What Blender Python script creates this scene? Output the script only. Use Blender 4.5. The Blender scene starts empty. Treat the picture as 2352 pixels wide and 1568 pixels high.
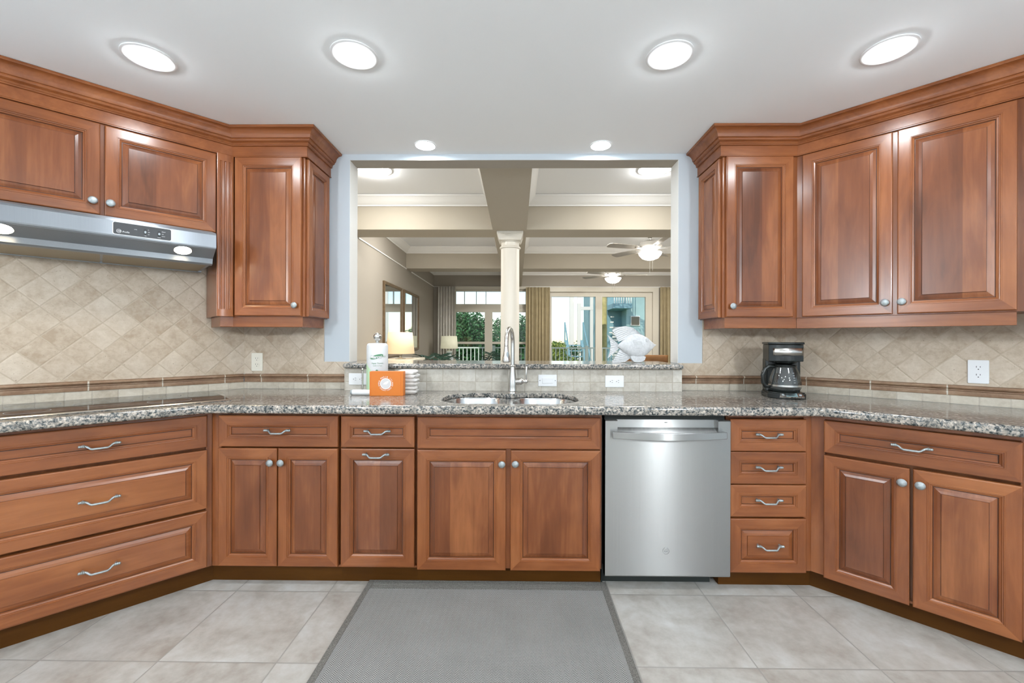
import bpy, bmesh, math, random
from mathutils import Vector, Matrix
random.seed(7)
sc = bpy.context.scene
PI = math.pi
S2 = math.sqrt(0.5)

# ------------------------------------------------------------------ camera, world, exposure
F_PX = 971.0
cam_d = bpy.data.cameras.new('camera')
cam = bpy.data.objects.new('camera', cam_d)
sc.collection.objects.link(cam)
cam_d.sensor_width = 36.0
cam_d.lens = F_PX / 2352.0 * 36.0
cam_d.shift_y = -3.0 / 2352.0
cam_d.clip_start = 0.05
cam_d.clip_end = 400
cam.matrix_world = (Matrix.Translation((0, 0, 1.234)) @ Matrix.Rotation(0.011, 4, 'Z')
                    @ Matrix.Rotation(PI / 2, 4, 'X') @ Matrix.Rotation(0.003, 4, 'Z'))
sc.camera = cam

world = bpy.data.worlds.new('sky')
sc.world = world
world.use_nodes = True
wn = world.node_tree
bg = wn.nodes['Background']
sky = wn.nodes.new('ShaderNodeTexSky')
sky.sky_type = 'NISHITA'
sky.sun_disc = False
sky.sun_elevation = math.radians(38)
sky.sun_rotation = math.radians(150)
sky.air_density = 1.0
sky.dust_density = 0.3
wn.links.new(sky.outputs[0], bg.inputs[0])
bg.inputs[1].default_value = 0.19

sun_d = bpy.data.lights.new('sun', 'SUN')
sun = bpy.data.objects.new('sun', sun_d)
sc.collection.objects.link(sun)
sun_d.energy = 3.2
sun_d.angle = 0.01
sun_d.color = (1.0, 0.93, 0.80)
sun.rotation_euler = (math.radians(52), 0, math.radians(-28))

sc.view_settings.view_transform = 'Standard'
sc.view_settings.look = 'None'
sc.view_settings.exposure = 0.10
sc.view_settings.gamma = 1.0
sc.view_settings.use_curve_mapping = False
sc.cycles.use_denoising = True
sc.cycles.max_bounces = 10
sc.cycles.diffuse_bounces = 6
sc.cycles.glossy_bounces = 4
sc.cycles.transmission_bounces = 8
sc.cycles.transparent_max_bounces = 12
sc.cycles.sample_clamp_indirect = 6.0
sc.cycles.caustics_reflective = False
sc.cycles.caustics_refractive = False

CAN_E = 135.0       # kitchen recessed lamps
BIGCAN_E = 165.0    # large recessed lamps of the living room
FILL_E = 325.0   # unseen fill globes added behind the camera
FAN_E = 14.0
HOOD_E = 100.0

# ------------------------------------------------------------------ materials
def new_mat(name):
    m = bpy.data.materials.new(name)
    m.use_nodes = True
    nt = m.node_tree
    return m, nt, nt.nodes['Principled BSDF']

def N(nt, typ, **kw):
    n = nt.nodes.new(typ)
    for k, v in kw.items():
        setattr(n, k, v)
    return n

def L(nt, a, b):
    nt.links.new(a, b)

def mathn(nt, op, a, b=None, c=None):
    n = N(nt, 'ShaderNodeMath', operation=op)
    for i, v in enumerate((a, b, c)):
        if v is None:
            continue
        if isinstance(v, (int, float)):
            n.inputs[i].default_value = v
        else:
            L(nt, v, n.inputs[i])
    return n.outputs[0]

def ramp(nt, fac, stops, interp='LINEAR'):
    r = N(nt, 'ShaderNodeValToRGB')
    r.color_ramp.interpolation = interp
    els = r.color_ramp.elements
    while len(els) < len(stops):
        els.new(0.5)
    for e, (p, c) in zip(els, stops):
        e.position = p
        e.color = (c[0], c[1], c[2], 1)
    L(nt, fac, r.inputs[0])
    return r.outputs[0]

def mixc(nt, fac, a, b, mode='MIX'):
    n = N(nt, 'ShaderNodeMix', data_type='RGBA', blend_type=mode)
    if isinstance(fac, (int, float)):
        n.inputs[0].default_value = fac
    else:
        L(nt, fac, n.inputs[0])
    for i, v in ((6, a), (7, b)):
        if isinstance(v, (tuple, list)):
            n.inputs[i].default_value = (v[0], v[1], v[2], 1)
        else:
            L(nt, v, n.inputs[i])
    return n.outputs[2]

def bump(nt, bsdf, h, strength=0.3, dist=0.002):
    b = N(nt, 'ShaderNodeBump')
    b.inputs['Strength'].default_value = strength
    b.inputs['Distance'].default_value = dist
    L(nt, h, b.inputs['Height'])
    L(nt, b.outputs[0], bsdf.inputs['Normal'])

def noise(nt, vec, scale, detail=4, rough=0.55, dist=0.0):
    n = N(nt, 'ShaderNodeTexNoise')
    n.inputs['Scale'].default_value = scale
    n.inputs['Detail'].default_value = detail
    n.inputs['Roughness'].default_value = rough
    n.inputs['Distortion'].default_value = dist
    L(nt, vec, n.inputs['Vector'])
    return n.outputs[0]

def objco(nt, scale=(1, 1, 1), rot=(0, 0, 0), loc=(0, 0, 0)):
    t = N(nt, 'ShaderNodeTexCoord')
    m = N(nt, 'ShaderNodeMapping')
    m.inputs['Scale'].default_value = scale
    m.inputs['Rotation'].default_value = rot
    m.inputs['Location'].default_value = loc
    L(nt, t.outputs['Object'], m.inputs['Vector'])
    return m.outputs[0]

def simple(name, col, rough=0.5, metal=0.0, coat=0.0, emit=None, estr=0.0, spec=None, var=0.0, vscale=8.0, bmp=0.0, bscale=60.0, trans=0.0, ior=1.45, alpha=1.0):
    m, nt, b = new_mat(name)
    b.inputs['Base Color'].default_value = (*col, 1)
    b.inputs['Roughness'].default_value = rough
    b.inputs['Metallic'].default_value = metal
    b.inputs['Coat Weight'].default_value = coat
    b.inputs['Transmission Weight'].default_value = trans
    b.inputs['IOR'].default_value = ior
    if spec is not None:
        b.inputs['Specular IOR Level'].default_value = spec
    if emit:
        b.inputs['Emission Color'].default_value = (*emit, 1)
        b.inputs['Emission Strength'].default_value = estr
    if var > 0:
        f = noise(nt, objco(nt), vscale, 4)
        c = ramp(nt, f, [(0.3, tuple(x * (1 - var) for x in col)), (0.7, tuple(min(1, x * (1 + var)) for x in col))])
        L(nt, c, b.inputs['Base Color'])
    if bmp > 0:
        bump(nt, b, noise(nt, objco(nt), bscale, 3), bmp, 0.003)
    return m

WOOD_TINT = 1.0
def wood(name, axis, dark, mid, light, board=0.0, rough=0.27, coat=0.12, spec=0.42):
    """cherry: long fibres along `axis`; optional glued-up boards across it"""
    m, nt, b = new_mat(name)
    tc = N(nt, 'ShaderNodeTexCoord')
    oi = N(nt, 'ShaderNodeObjectInfo')
    off = mathn(nt, 'MULTIPLY', oi.outputs['Random'], 37.0)
    comb = N(nt, 'ShaderNodeCombineXYZ')
    L(nt, off, comb.inputs[0]); L(nt, off, comb.inputs[1]); L(nt, off, comb.inputs[2])
    add = N(nt, 'ShaderNodeVectorMath', operation='ADD')
    L(nt, tc.outputs['Object'], add.inputs[0]); L(nt, comb.outputs[0], add.inputs[1])
    def mp(sc3):
        mm = N(nt, 'ShaderNodeMapping')
        mm.inputs['Scale'].default_value = sc3
        L(nt, add.outputs[0], mm.inputs['Vector'])
        return mm.outputs[0]
    st = (lambda a, l: (a, a, l)) if axis == 'z' else (lambda a, l: (l, a, a))
    g1 = noise(nt, mp(st(1.0, 0.05)), 90, 5, 0.6)           # fibre
    g2 = noise(nt, mp(st(1.0, 0.14)), 13, 4, 0.6, 1.2)      # figure
    g3 = noise(nt, mp(st(1.0, 0.35)), 5, 3, 0.5, 0.6)       # mottling
    fac = mathn(nt, 'ADD', mathn(nt, 'MULTIPLY', g1, 0.14), mathn(nt, 'ADD', mathn(nt, 'MULTIPLY', g2, 0.34), mathn(nt, 'MULTIPLY', g3, 0.52)))
    if board > 0:
        sx = N(nt, 'ShaderNodeSeparateXYZ')
        L(nt, add.outputs[0], sx.inputs[0])
        across = sx.outputs[0] if axis == 'z' else sx.outputs[2]
        bid = mathn(nt, 'FLOOR', mathn(nt, 'DIVIDE', across, board))
        wnz = N(nt, 'ShaderNodeTexWhiteNoise', noise_dimensions='1D')
        L(nt, bid, wnz.inputs['W'])
        fac = mathn(nt, 'ADD', fac, mathn(nt, 'MULTIPLY', mathn(nt, 'SUBTRACT', wnz.outputs[0], 0.5), 0.22))
    fac = mathn(nt, 'ADD', fac, mathn(nt, 'MULTIPLY', mathn(nt, 'SUBTRACT', oi.outputs['Random'], 0.5), 0.07))
    col = ramp(nt, fac, [(0.27, dark), (0.5, mid), (0.76, light)])
    L(nt, col, b.inputs['Base Color'])
    b.inputs['Roughness'].default_value = rough
    b.inputs['Coat Weight'].default_value = coat
    b.inputs['Coat Roughness'].default_value = 0.18
    b.inputs['Specular IOR Level'].default_value = spec
    bump(nt, b, g1, 0.06, 0.001)
    return m

def tiles(name, size, rot45, base, light, dark, grout, gw=0.004, loc=(0, 0), rough=0.45, vary=0.5, size_z=None, floor=False, pits=0.0):
    """square tiles on the object's x/z (wall) or x/y (floor) plane"""
    m, nt, b = new_mat(name)
    tc = N(nt, 'ShaderNodeTexCoord')
    sx = N(nt, 'ShaderNodeSeparateXYZ')
    L(nt, tc.outputs['Object'], sx.inputs[0])
    X = mathn(nt, 'SUBTRACT', sx.outputs[0], loc[0])
    Z = mathn(nt, 'SUBTRACT', sx.outputs[1] if floor else sx.outputs[2], loc[1])
    if rot45:
        U = mathn(nt, 'MULTIPLY', mathn(nt, 'ADD', X, Z), S2)
        V = mathn(nt, 'MULTIPLY', mathn(nt, 'SUBTRACT', X, Z), S2)
    else:
        U, V = X, Z
    u = mathn(nt, 'DIVIDE', U, size)
    v = mathn(nt, 'DIVIDE', V, size_z or size)
    iu, iv = mathn(nt, 'FLOOR', u), mathn(nt, 'FLOOR', v)
    fu, fv = mathn(nt, 'FRACT', u), mathn(nt, 'FRACT', v)
    du = mathn(nt, 'MULTIPLY', mathn(nt, 'MINIMUM', fu, mathn(nt, 'SUBTRACT', 1.0, fu)), size)
    dv = mathn(nt, 'MULTIPLY', mathn(nt, 'MINIMUM', fv, mathn(nt, 'SUBTRACT', 1.0, fv)), size_z or size)
    # wobbling, tumbled edges
    wob = noise(nt, objco(nt), 45, 3)
    d = mathn(nt, 'ADD', mathn(nt, 'MINIMUM', du, dv), mathn(nt, 'MULTIPLY', mathn(nt, 'SUBTRACT', wob, 0.5), gw * (0.2 if floor else 0.9)))
    mr = N(nt, 'ShaderNodeMapRange')
    L(nt, d, mr.inputs[0])
    mr.inputs[1].default_value = gw * 0.35
    mr.inputs[2].default_value = gw * 0.65
    mask = mr.outputs[0]
    cid = N(nt, 'ShaderNodeCombineXYZ')
    L(nt, iu, cid.inputs[0]); L(nt, iv, cid.inputs[1])
    wnz = N(nt, 'ShaderNodeTexWhiteNoise', noise_dimensions='3D')
    L(nt, cid.outputs[0], wnz.inputs['Vector'])
    # each tile has its own piece of stone
    vadd = N(nt, 'ShaderNodeVectorMath', operation='MULTIPLY_ADD')
    L(nt, wnz.outputs['Color'], vadd.inputs[0])
    vadd.inputs[1].default_value = (9, 9, 9)
    L(nt, tc.outputs['Object'], vadd.inputs[2])
    n1 = noise(nt, vadd.outputs[0], 5 if floor else 14, 6, 0.6, 0.4)
    n2 = noise(nt, vadd.outputs[0], 22 if floor else 60, 4, 0.6)
    f = mathn(nt, 'ADD', mathn(nt, 'MULTIPLY', n1, 0.65), mathn(nt, 'MULTIPLY', n2, 0.35))
    f = mathn(nt, 'ADD', f, mathn(nt, 'MULTIPLY', mathn(nt, 'SUBTRACT', wnz.outputs['Value'], 0.5), 0.3 * vary))
    col = ramp(nt, f, [(0.30, dark), (0.5, base), (0.70, light)])
    h = mr.outputs[0]
    if pits > 0:
        pn = noise(nt, vadd.outputs[0], 110, 3, 0.7)
        pm = N(nt, 'ShaderNodeMapRange')
        L(nt, pn, pm.inputs[0]); pm.inputs[1].default_value = 0.28; pm.inputs[2].default_value = 0.36
        col = mixc(nt, pm.outputs[0], tuple(x * (1 - pits) for x in dark), col)
    col = mixc(nt, mask, grout, col)
    L(nt, col, b.inputs['Base Color'])
    b.inputs['Roughness'].default_value = rough
    mr2 = N(nt, 'ShaderNodeMapRange')
    L(nt, d, mr2.inputs[0])
    mr2.inputs[1].default_value = gw * 0.3
    mr2.inputs[2].default_value = gw * 1.1
    bump(nt, b, mathn(nt, 'ADD', mr2.outputs[0], mathn(nt, 'MULTIPLY', n2, 0.25)), 0.35 if floor else 0.6, 0.0015)
    return m

def granite(name):
    m, nt, b = new_mat(name)
    co = objco(nt)
    a = noise(nt, co, 92, 5, 0.65, 0.4)
    c = noise(nt, co, 26, 4, 0.6, 0.8)
    vor = N(nt, 'ShaderNodeTexVoronoi')
    vor.inputs['Scale'].default_value = 105
    L(nt, co, vor.inputs['Vector'])
    base = ramp(nt, a, [(0.38, (0.025, 0.037, 0.038)), (0.45, (0.15, 0.165, 0.17)), (0.50, (0.34, 0.315, 0.28)), (0.58, (0.51, 0.455, 0.395)), (0.72, (0.63, 0.60, 0.555))])
    blot = ramp(nt, c, [(0.40, (0.46, 0.48, 0.48)), (0.58, (1, 1, 1))])
    cell = N(nt, 'ShaderNodeRGBToBW')
    L(nt, vor.outputs['Color'], cell.inputs[0])
    cl = ramp(nt, cell.outputs[0], [(0.15, (0.45, 0.45, 0.46)), (0.5, (0.95, 0.92, 0.9)), (0.9, (1.15, 1.08, 1.02))])
    col = mixc(nt, 0.75, base, blot, 'MULTIPLY')
    col = mixc(nt, 0.8, col, cl, 'MULTIPLY')
    L(nt, col, b.inputs['Base Color'])
    b.inputs['Roughness'].default_value = 0.13
    b.inputs['Specular IOR Level'].default_value = 0.55
    return m

def steel(name, col=(0.60, 0.60, 0.59), rough=0.28, aniso=0.75, rot=0.0, streak=True):
    m, nt, b = new_mat(name)
    b.inputs['Metallic'].default_value = 1.0
    b.inputs['Roughness'].default_value = rough
    b.inputs['Anisotropic'].default_value = aniso
    b.inputs['Anisotropic Rotation'].default_value = rot
    if streak:
        n = noise(nt, objco(nt, (300, 300, 1.2)), 1.0, 2, 0.5)
        c = ramp(nt, n, [(0.3, tuple(x * 0.975 for x in col)), (0.7, tuple(min(1, x * 1.025) for x in col))])
        L(nt, c, b.inputs['Base Color'])
    else:
        b.inputs['Base Color'].default_value = (*col, 1)
    if aniso > 0:
        t = N(nt, 'ShaderNodeTangent', direction_type='UV_MAP')
        L(nt, t.outputs[0], b.inputs['Tangent'])
    return m

def emitter(name, col, strength):
    m, nt, b = new_mat(name)
    b.inputs['Base Color'].default_value = (0.8, 0.8, 0.8, 1)
    b.inputs['Emission Color'].default_value = (*col, 1)
    b.inputs['Emission Strength'].default_value = strength
    return m

def pane_glass(name, tint=(1, 1, 1), refl=0.06):
    m = bpy.data.materials.new(name)
    m.use_nodes = True
    nt = m.node_tree
    nt.nodes.remove(nt.nodes['Principled BSDF'])
    out = nt.nodes['Material Output']
    t = N(nt, 'ShaderNodeBsdfTransparent'); t.inputs[0].default_value = (*tint, 1)
    g = N(nt, 'ShaderNodeBsdfGlossy'); g.inputs['Roughness'].default_value = 0.02
    mx = N(nt, 'ShaderNodeMixShader')
    fr = N(nt, 'ShaderNodeFresnel'); fr.inputs[0].default_value = 1.3
    L(nt, mathn(nt, 'ADD', mathn(nt, 'MULTIPLY', fr.outputs[0], 0.6), refl * 0.3), mx.inputs[0])
    L(nt, t.outputs[0], mx.inputs[1]); L(nt, g.outputs[0], mx.inputs[2])
    L(nt, mx.outputs[0], out.inputs[0])
    return m

M = {}
CD, CM, CLT = (0.112, 0.032, 0.0095), (0.222, 0.070, 0.0215), (0.345, 0.128, 0.043)
M['wood_v'] = wood('cherry_upright', 'z', CD, CM, CLT)
M['wood_h'] = wood('cherry_lengthwise', 'x', CD, CM, CLT)
M['wood_p'] = wood('cherry_panel', 'z', (0.086, 0.0255, 0.0088), (0.168, 0.0525, 0.0185), (0.325, 0.118, 0.041), board=0.105)
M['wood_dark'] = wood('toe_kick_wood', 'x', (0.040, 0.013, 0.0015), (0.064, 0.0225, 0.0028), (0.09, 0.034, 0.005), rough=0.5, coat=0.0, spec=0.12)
M['glaze'] = simple('dark_glaze_groove_shade', (0.035, 0.014, 0.008), 0.35)  # glaze colour, also makes up for shade missing in the grooves
M['granite'] = granite('speckled_granite')
M['ceiling'] = simple('ceiling_paint', (0.855, 0.87, 0.88), 0.9, bmp=0.03, bscale=180)
M['paint'] = simple('blue_grey_paint', (0.50, 0.545, 0.585), 0.7, bmp=0.03, bscale=150)
M['white_trim'] = simple('white_trim_paint', (0.80, 0.79, 0.76), 0.45)
M['greige'] = simple('greige_paint', (0.35, 0.315, 0.265), 0.8, bmp=0.02, bscale=150)
M['beam'] = simple('beam_paint', (0.42, 0.375, 0.30), 0.8)
M['cream'] = simple('cream_column_paint', (0.74, 0.70, 0.62), 0.35)
TB, TL, TD = (0.505, 0.412, 0.313), (0.60, 0.51, 0.405), (0.385, 0.292, 0.203)
GR = (0.45, 0.365, 0.27)
M['tile_diag'] = tiles('travertine_diamonds', 0.1075, True, TB, TL, TD, GR, 0.0045, (0.0, 1.018), 0.5, 0.75, pits=0.3)
M['tile_row'] = tiles('travertine_row', 0.1025, False, (0.53, 0.475, 0.385), (0.63, 0.58, 0.49), (0.41, 0.35, 0.27), (0.45, 0.40, 0.33), 0.004, (0.02, 0.87), 0.5, 0.5, size_z=0.095)
M['tile_knee'] = tiles('travertine_courses', 0.103, False, (0.50, 0.465, 0.40), (0.61, 0.58, 0.52), (0.39, 0.345, 0.285), (0.42, 0.37, 0.30), 0.004, (0.05, 0.889), 0.5, 0.7, size_z=0.081)
M['liner'] = tiles('brown_travertine_rope', 0.305, False, (0.27, 0.165, 0.10), (0.36, 0.25, 0.165), (0.17, 0.09, 0.05), (0.60, 0.55, 0.47), 0.006, (0.11, -5), 0.4, 0.5, size_z=20.0)
M['floor_tile'] = tiles('stone_floor_tile', 0.457, False, (0.415, 0.392, 0.355), (0.53, 0.525, 0.505), (0.285, 0.250, 0.214), (0.29, 0.275, 0.25), 0.0055, (0.0, 1.604), 0.32, 0.2, floor=True)
M['steel'] = steel('brushed_steel', (0.385, 0.383, 0.375), 0.25, 1.0, 0.25)
M['hood_steel'] = steel('hood_steel', (0.36, 0.385, 0.415), 0.36, 0.95, 0.25)
M['nickel'] = simple('brushed_nickel', (0.62, 0.61, 0.58), 0.24, 1.0)
M['sink_steel'] = simple('sink_steel', (0.66, 0.66, 0.66), 0.20, 1.0)
M['pewter'] = simple('aged_pewter', (0.42, 0.46, 0.47), 0.36, 0.9, var=0.25, vscale=70, bmp=0.7, bscale=420)
M['black'] = simple('black_plastic', (0.012, 0.014, 0.013), 0.22)
M['black_glass'] = simple('black_ceramic_glass', (0.012, 0.012, 0.012), 0.05, spec=0.8)
M['black_matte'] = simple('black_toe', (0.012, 0.016, 0.014), 0.5)
M['panel_grey'] = simple('charcoal_panel', (0.035, 0.036, 0.038), 0.35)
M['letter_white'] = simple('white_print', (0.80, 0.80, 0.80), 0.5)
M['letter_grey'] = simple('grey_print', (0.25, 0.25, 0.25), 0.5)
M['filter'] = simple('grease_filter', (0.34, 0.28, 0.19), 0.35, 0.9, bmp=1.0, bscale=260)
M['plate'] = simple('white_plastic', (0.80, 0.81, 0.82), 0.3)
M['ivory'] = simple('ivory_plastic', (0.78, 0.74, 0.64), 0.3)
M['slot'] = simple('slot_dark', (0.02, 0.02, 0.02), 0.6)
M['can_lens'] = emitter('lamp_lens', (0.89, 0.955, 1.0), CAN_E)
M['bigcan_lens'] = emitter('large_lamp_lens', (1.0, 0.985, 0.955), BIGCAN_E)
M['fill_globe'] = emitter('fill_globe_glow', (0.88, 0.95, 1.0), FILL_E)
M['fan_glass'] = emitter('fan_bowl_glass', (1.0, 0.96, 0.88), FAN_E)
M['hood_lens'] = emitter('hood_lamp_lens', (1.0, 0.80, 0.52), HOOD_E)
M['can_trim'] = simple('can_trim_white', (0.82, 0.82, 0.82), 0.5)
M['glass'] = pane_glass('window_glass')
M['carafe_glass'] = pane_glass('carafe_glass', (0.93, 0.95, 0.94), 0.4)
M['clear'] = simple('clear_glass', (0.95, 0.95, 0.93), 0.05, trans=0.9)
M['mirror'] = simple('mirror_glass', (0.85, 0.87, 0.87), 0.03, 1.0)
M['frame_wood'] = simple('mirror_frame_wood', (0.17, 0.115, 0.065), 0.4, var=0.2, vscale=20)
M['orange'] = simple('orange_card', (0.60, 0.165, 0.014), 0.5)
M['orange_d'] = simple('orange_card_edge', (0.55, 0.12, 0.01), 0.55)
M['towel_white'] = simple('white_terry', (0.72, 0.70, 0.67), 0.95, bmp=0.9, bscale=330)
M['paper'] = simple('white_wrap', (0.70, 0.72, 0.735), 0.35, var=0.04, bmp=0.15, bscale=40)
M['green_pale'] = simple('pale_green_print', (0.52, 0.72, 0.48), 0.4)
M['green_logo'] = simple('green_logo_print', (0.10, 0.26, 0.14), 0.4)
M['tube_grey'] = simple('grey_cap', (0.32, 0.36, 0.38), 0.4)
M['fish'] = simple('whitewashed_wood', (0.60, 0.61, 0.62), 0.6, var=0.10, vscale=60, bmp=0.5, bscale=140)
M['shade_warm'] = simple('linen_shade_lit', (0.80, 0.66, 0.45), 0.9, emit=(1.0, 0.72, 0.42), estr=0.35)
M['shade_cool'] = simple('ivory_shade_lit', (0.76, 0.75, 0.60), 0.9, emit=(0.95, 0.93, 0.66), estr=0.28)
M['ceramic'] = simple('white_ceramic', (0.72, 0.78, 0.80), 0.2)
M['console'] = simple('console_white', (0.72, 0.66, 0.54), 0.5)
M['leaf_dark'] = simple('dark_frond', (0.03, 0.075, 0.05), 0.4, var=0.3)
M['pot'] = simple('pot_grey', (0.30, 0.30, 0.29), 0.5)
M['stool'] = simple('stool_wood', (0.30, 0.13, 0.04), 0.35, var=0.25, vscale=14)
M['blade'] = simple('fan_blade', (0.34, 0.31, 0.27), 0.4, var=0.12)
M['blade_iron'] = simple('fan_metal', (0.66, 0.64, 0.60), 0.25, 0.7)
M['curtain_sheer'] = simple('grey_white_curtain', (0.66, 0.64, 0.60), 0.85, var=0.06)
M['curtain_tan'] = simple('tan_curtain', (0.36, 0.295, 0.175), 0.85, var=0.08)
M['win_frame'] = simple('window_frame_paint', (0.62, 0.58, 0.49), 0.5)
M['teal_rail'] = simple('pale_railing_paint', (0.66, 0.78, 0.74), 0.45)
M['teal'] = simple('teal_siding', (0.34, 0.52, 0.53), 0.6, var=0.12, vscale=1.5)
M['teal_d'] = simple('teal_stair_paint', (0.22, 0.40, 0.46), 0.55, var=0.08)
M['white_post'] = simple('white_post_paint', (0.86, 0.84, 0.80), 0.5)
M['leaf'] = simple('tree_leaves', (0.045, 0.16, 0.05), 0.55, var=0.5, vscale=3)
M['leaf_y'] = simple('yellow_green_leaves', (0.26, 0.34, 0.06), 0.55, var=0.35, vscale=4)  # yellow-green leaf colour for bush and palm fronds
M['bark'] = simple('bark', (0.16, 0.11, 0.07), 0.9, var=0.3, bmp=0.8, bscale=30)
M['palm_bark'] = simple('palm_trunk', (0.50, 0.46, 0.20), 0.8, var=0.25, vscale=6, bmp=0.5, bscale=20)
M['lawn'] = simple('lawn', (0.10, 0.24, 0.06), 0.9, var=0.35, vscale=2)
M['deck'] = simple('deck_boards', (0.50, 0.46, 0.40), 0.7)
M['lcd'] = simple('lcd_glass', (0.16, 0.25, 0.27), 0.12)

def rug_material():
    m, nt, b = new_mat('herringbone_weave')
    tc = N(nt, 'ShaderNodeTexCoord')
    sx = N(nt, 'ShaderNodeSeparateXYZ')
    L(nt, tc.outputs['Object'], sx.inputs[0])
    x, y = sx.outputs[0], sx.outputs[1]
    W = 0.030
    tri = mathn(nt, 'ABSOLUTE', mathn(nt, 'SUBTRACT', mathn(nt, 'FRACT', mathn(nt, 'DIVIDE', x, W)), 0.5))
    ph = mathn(nt, 'FRACT', mathn(nt, 'ADD', mathn(nt, 'DIVIDE', y, 0.0075), mathn(nt, 'MULTIPLY', tri, 3.2)))
    st = mathn(nt, 'ABSOLUTE', mathn(nt, 'SUBTRACT', ph, 0.5))
    nz = noise(nt, objco(nt), 260, 3)
    nb = noise(nt, objco(nt), 6, 3)
    f = mathn(nt, 'ADD', mathn(nt, 'MULTIPLY', st, 1.5), mathn(nt, 'ADD', mathn(nt, 'MULTIPLY', nz, 0.35), mathn(nt, 'MULTIPLY', nb, 0.15)))
    c = ramp(nt, f, [(0.30, (0.075, 0.074, 0.070)), (0.62, (0.205, 0.203, 0.194)), (0.9, (0.38, 0.378, 0.362))])
    L(nt, c, b.inputs['Base Color'])
    b.inputs['Roughness'].default_value = 0.9
    bump(nt, b, f, 0.5, 0.002)
    return m
M['rug'] = rug_material()
def rug_border_material():
    m, nt, b = new_mat('rug_binding')
    n = noise(nt, objco(nt, (1, 1, 1)), 240, 3)
    c = ramp(nt, n, [(0.3, (0.075, 0.071, 0.063)), (0.7, (0.19, 0.18, 0.162))])
    L(nt, c, b.inputs['Base Color'])
    b.inputs['Roughness'].default_value = 0.9
    bump(nt, b, n, 0.5, 0.002)
    return m
M['rug_border'] = rug_border_material()

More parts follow.
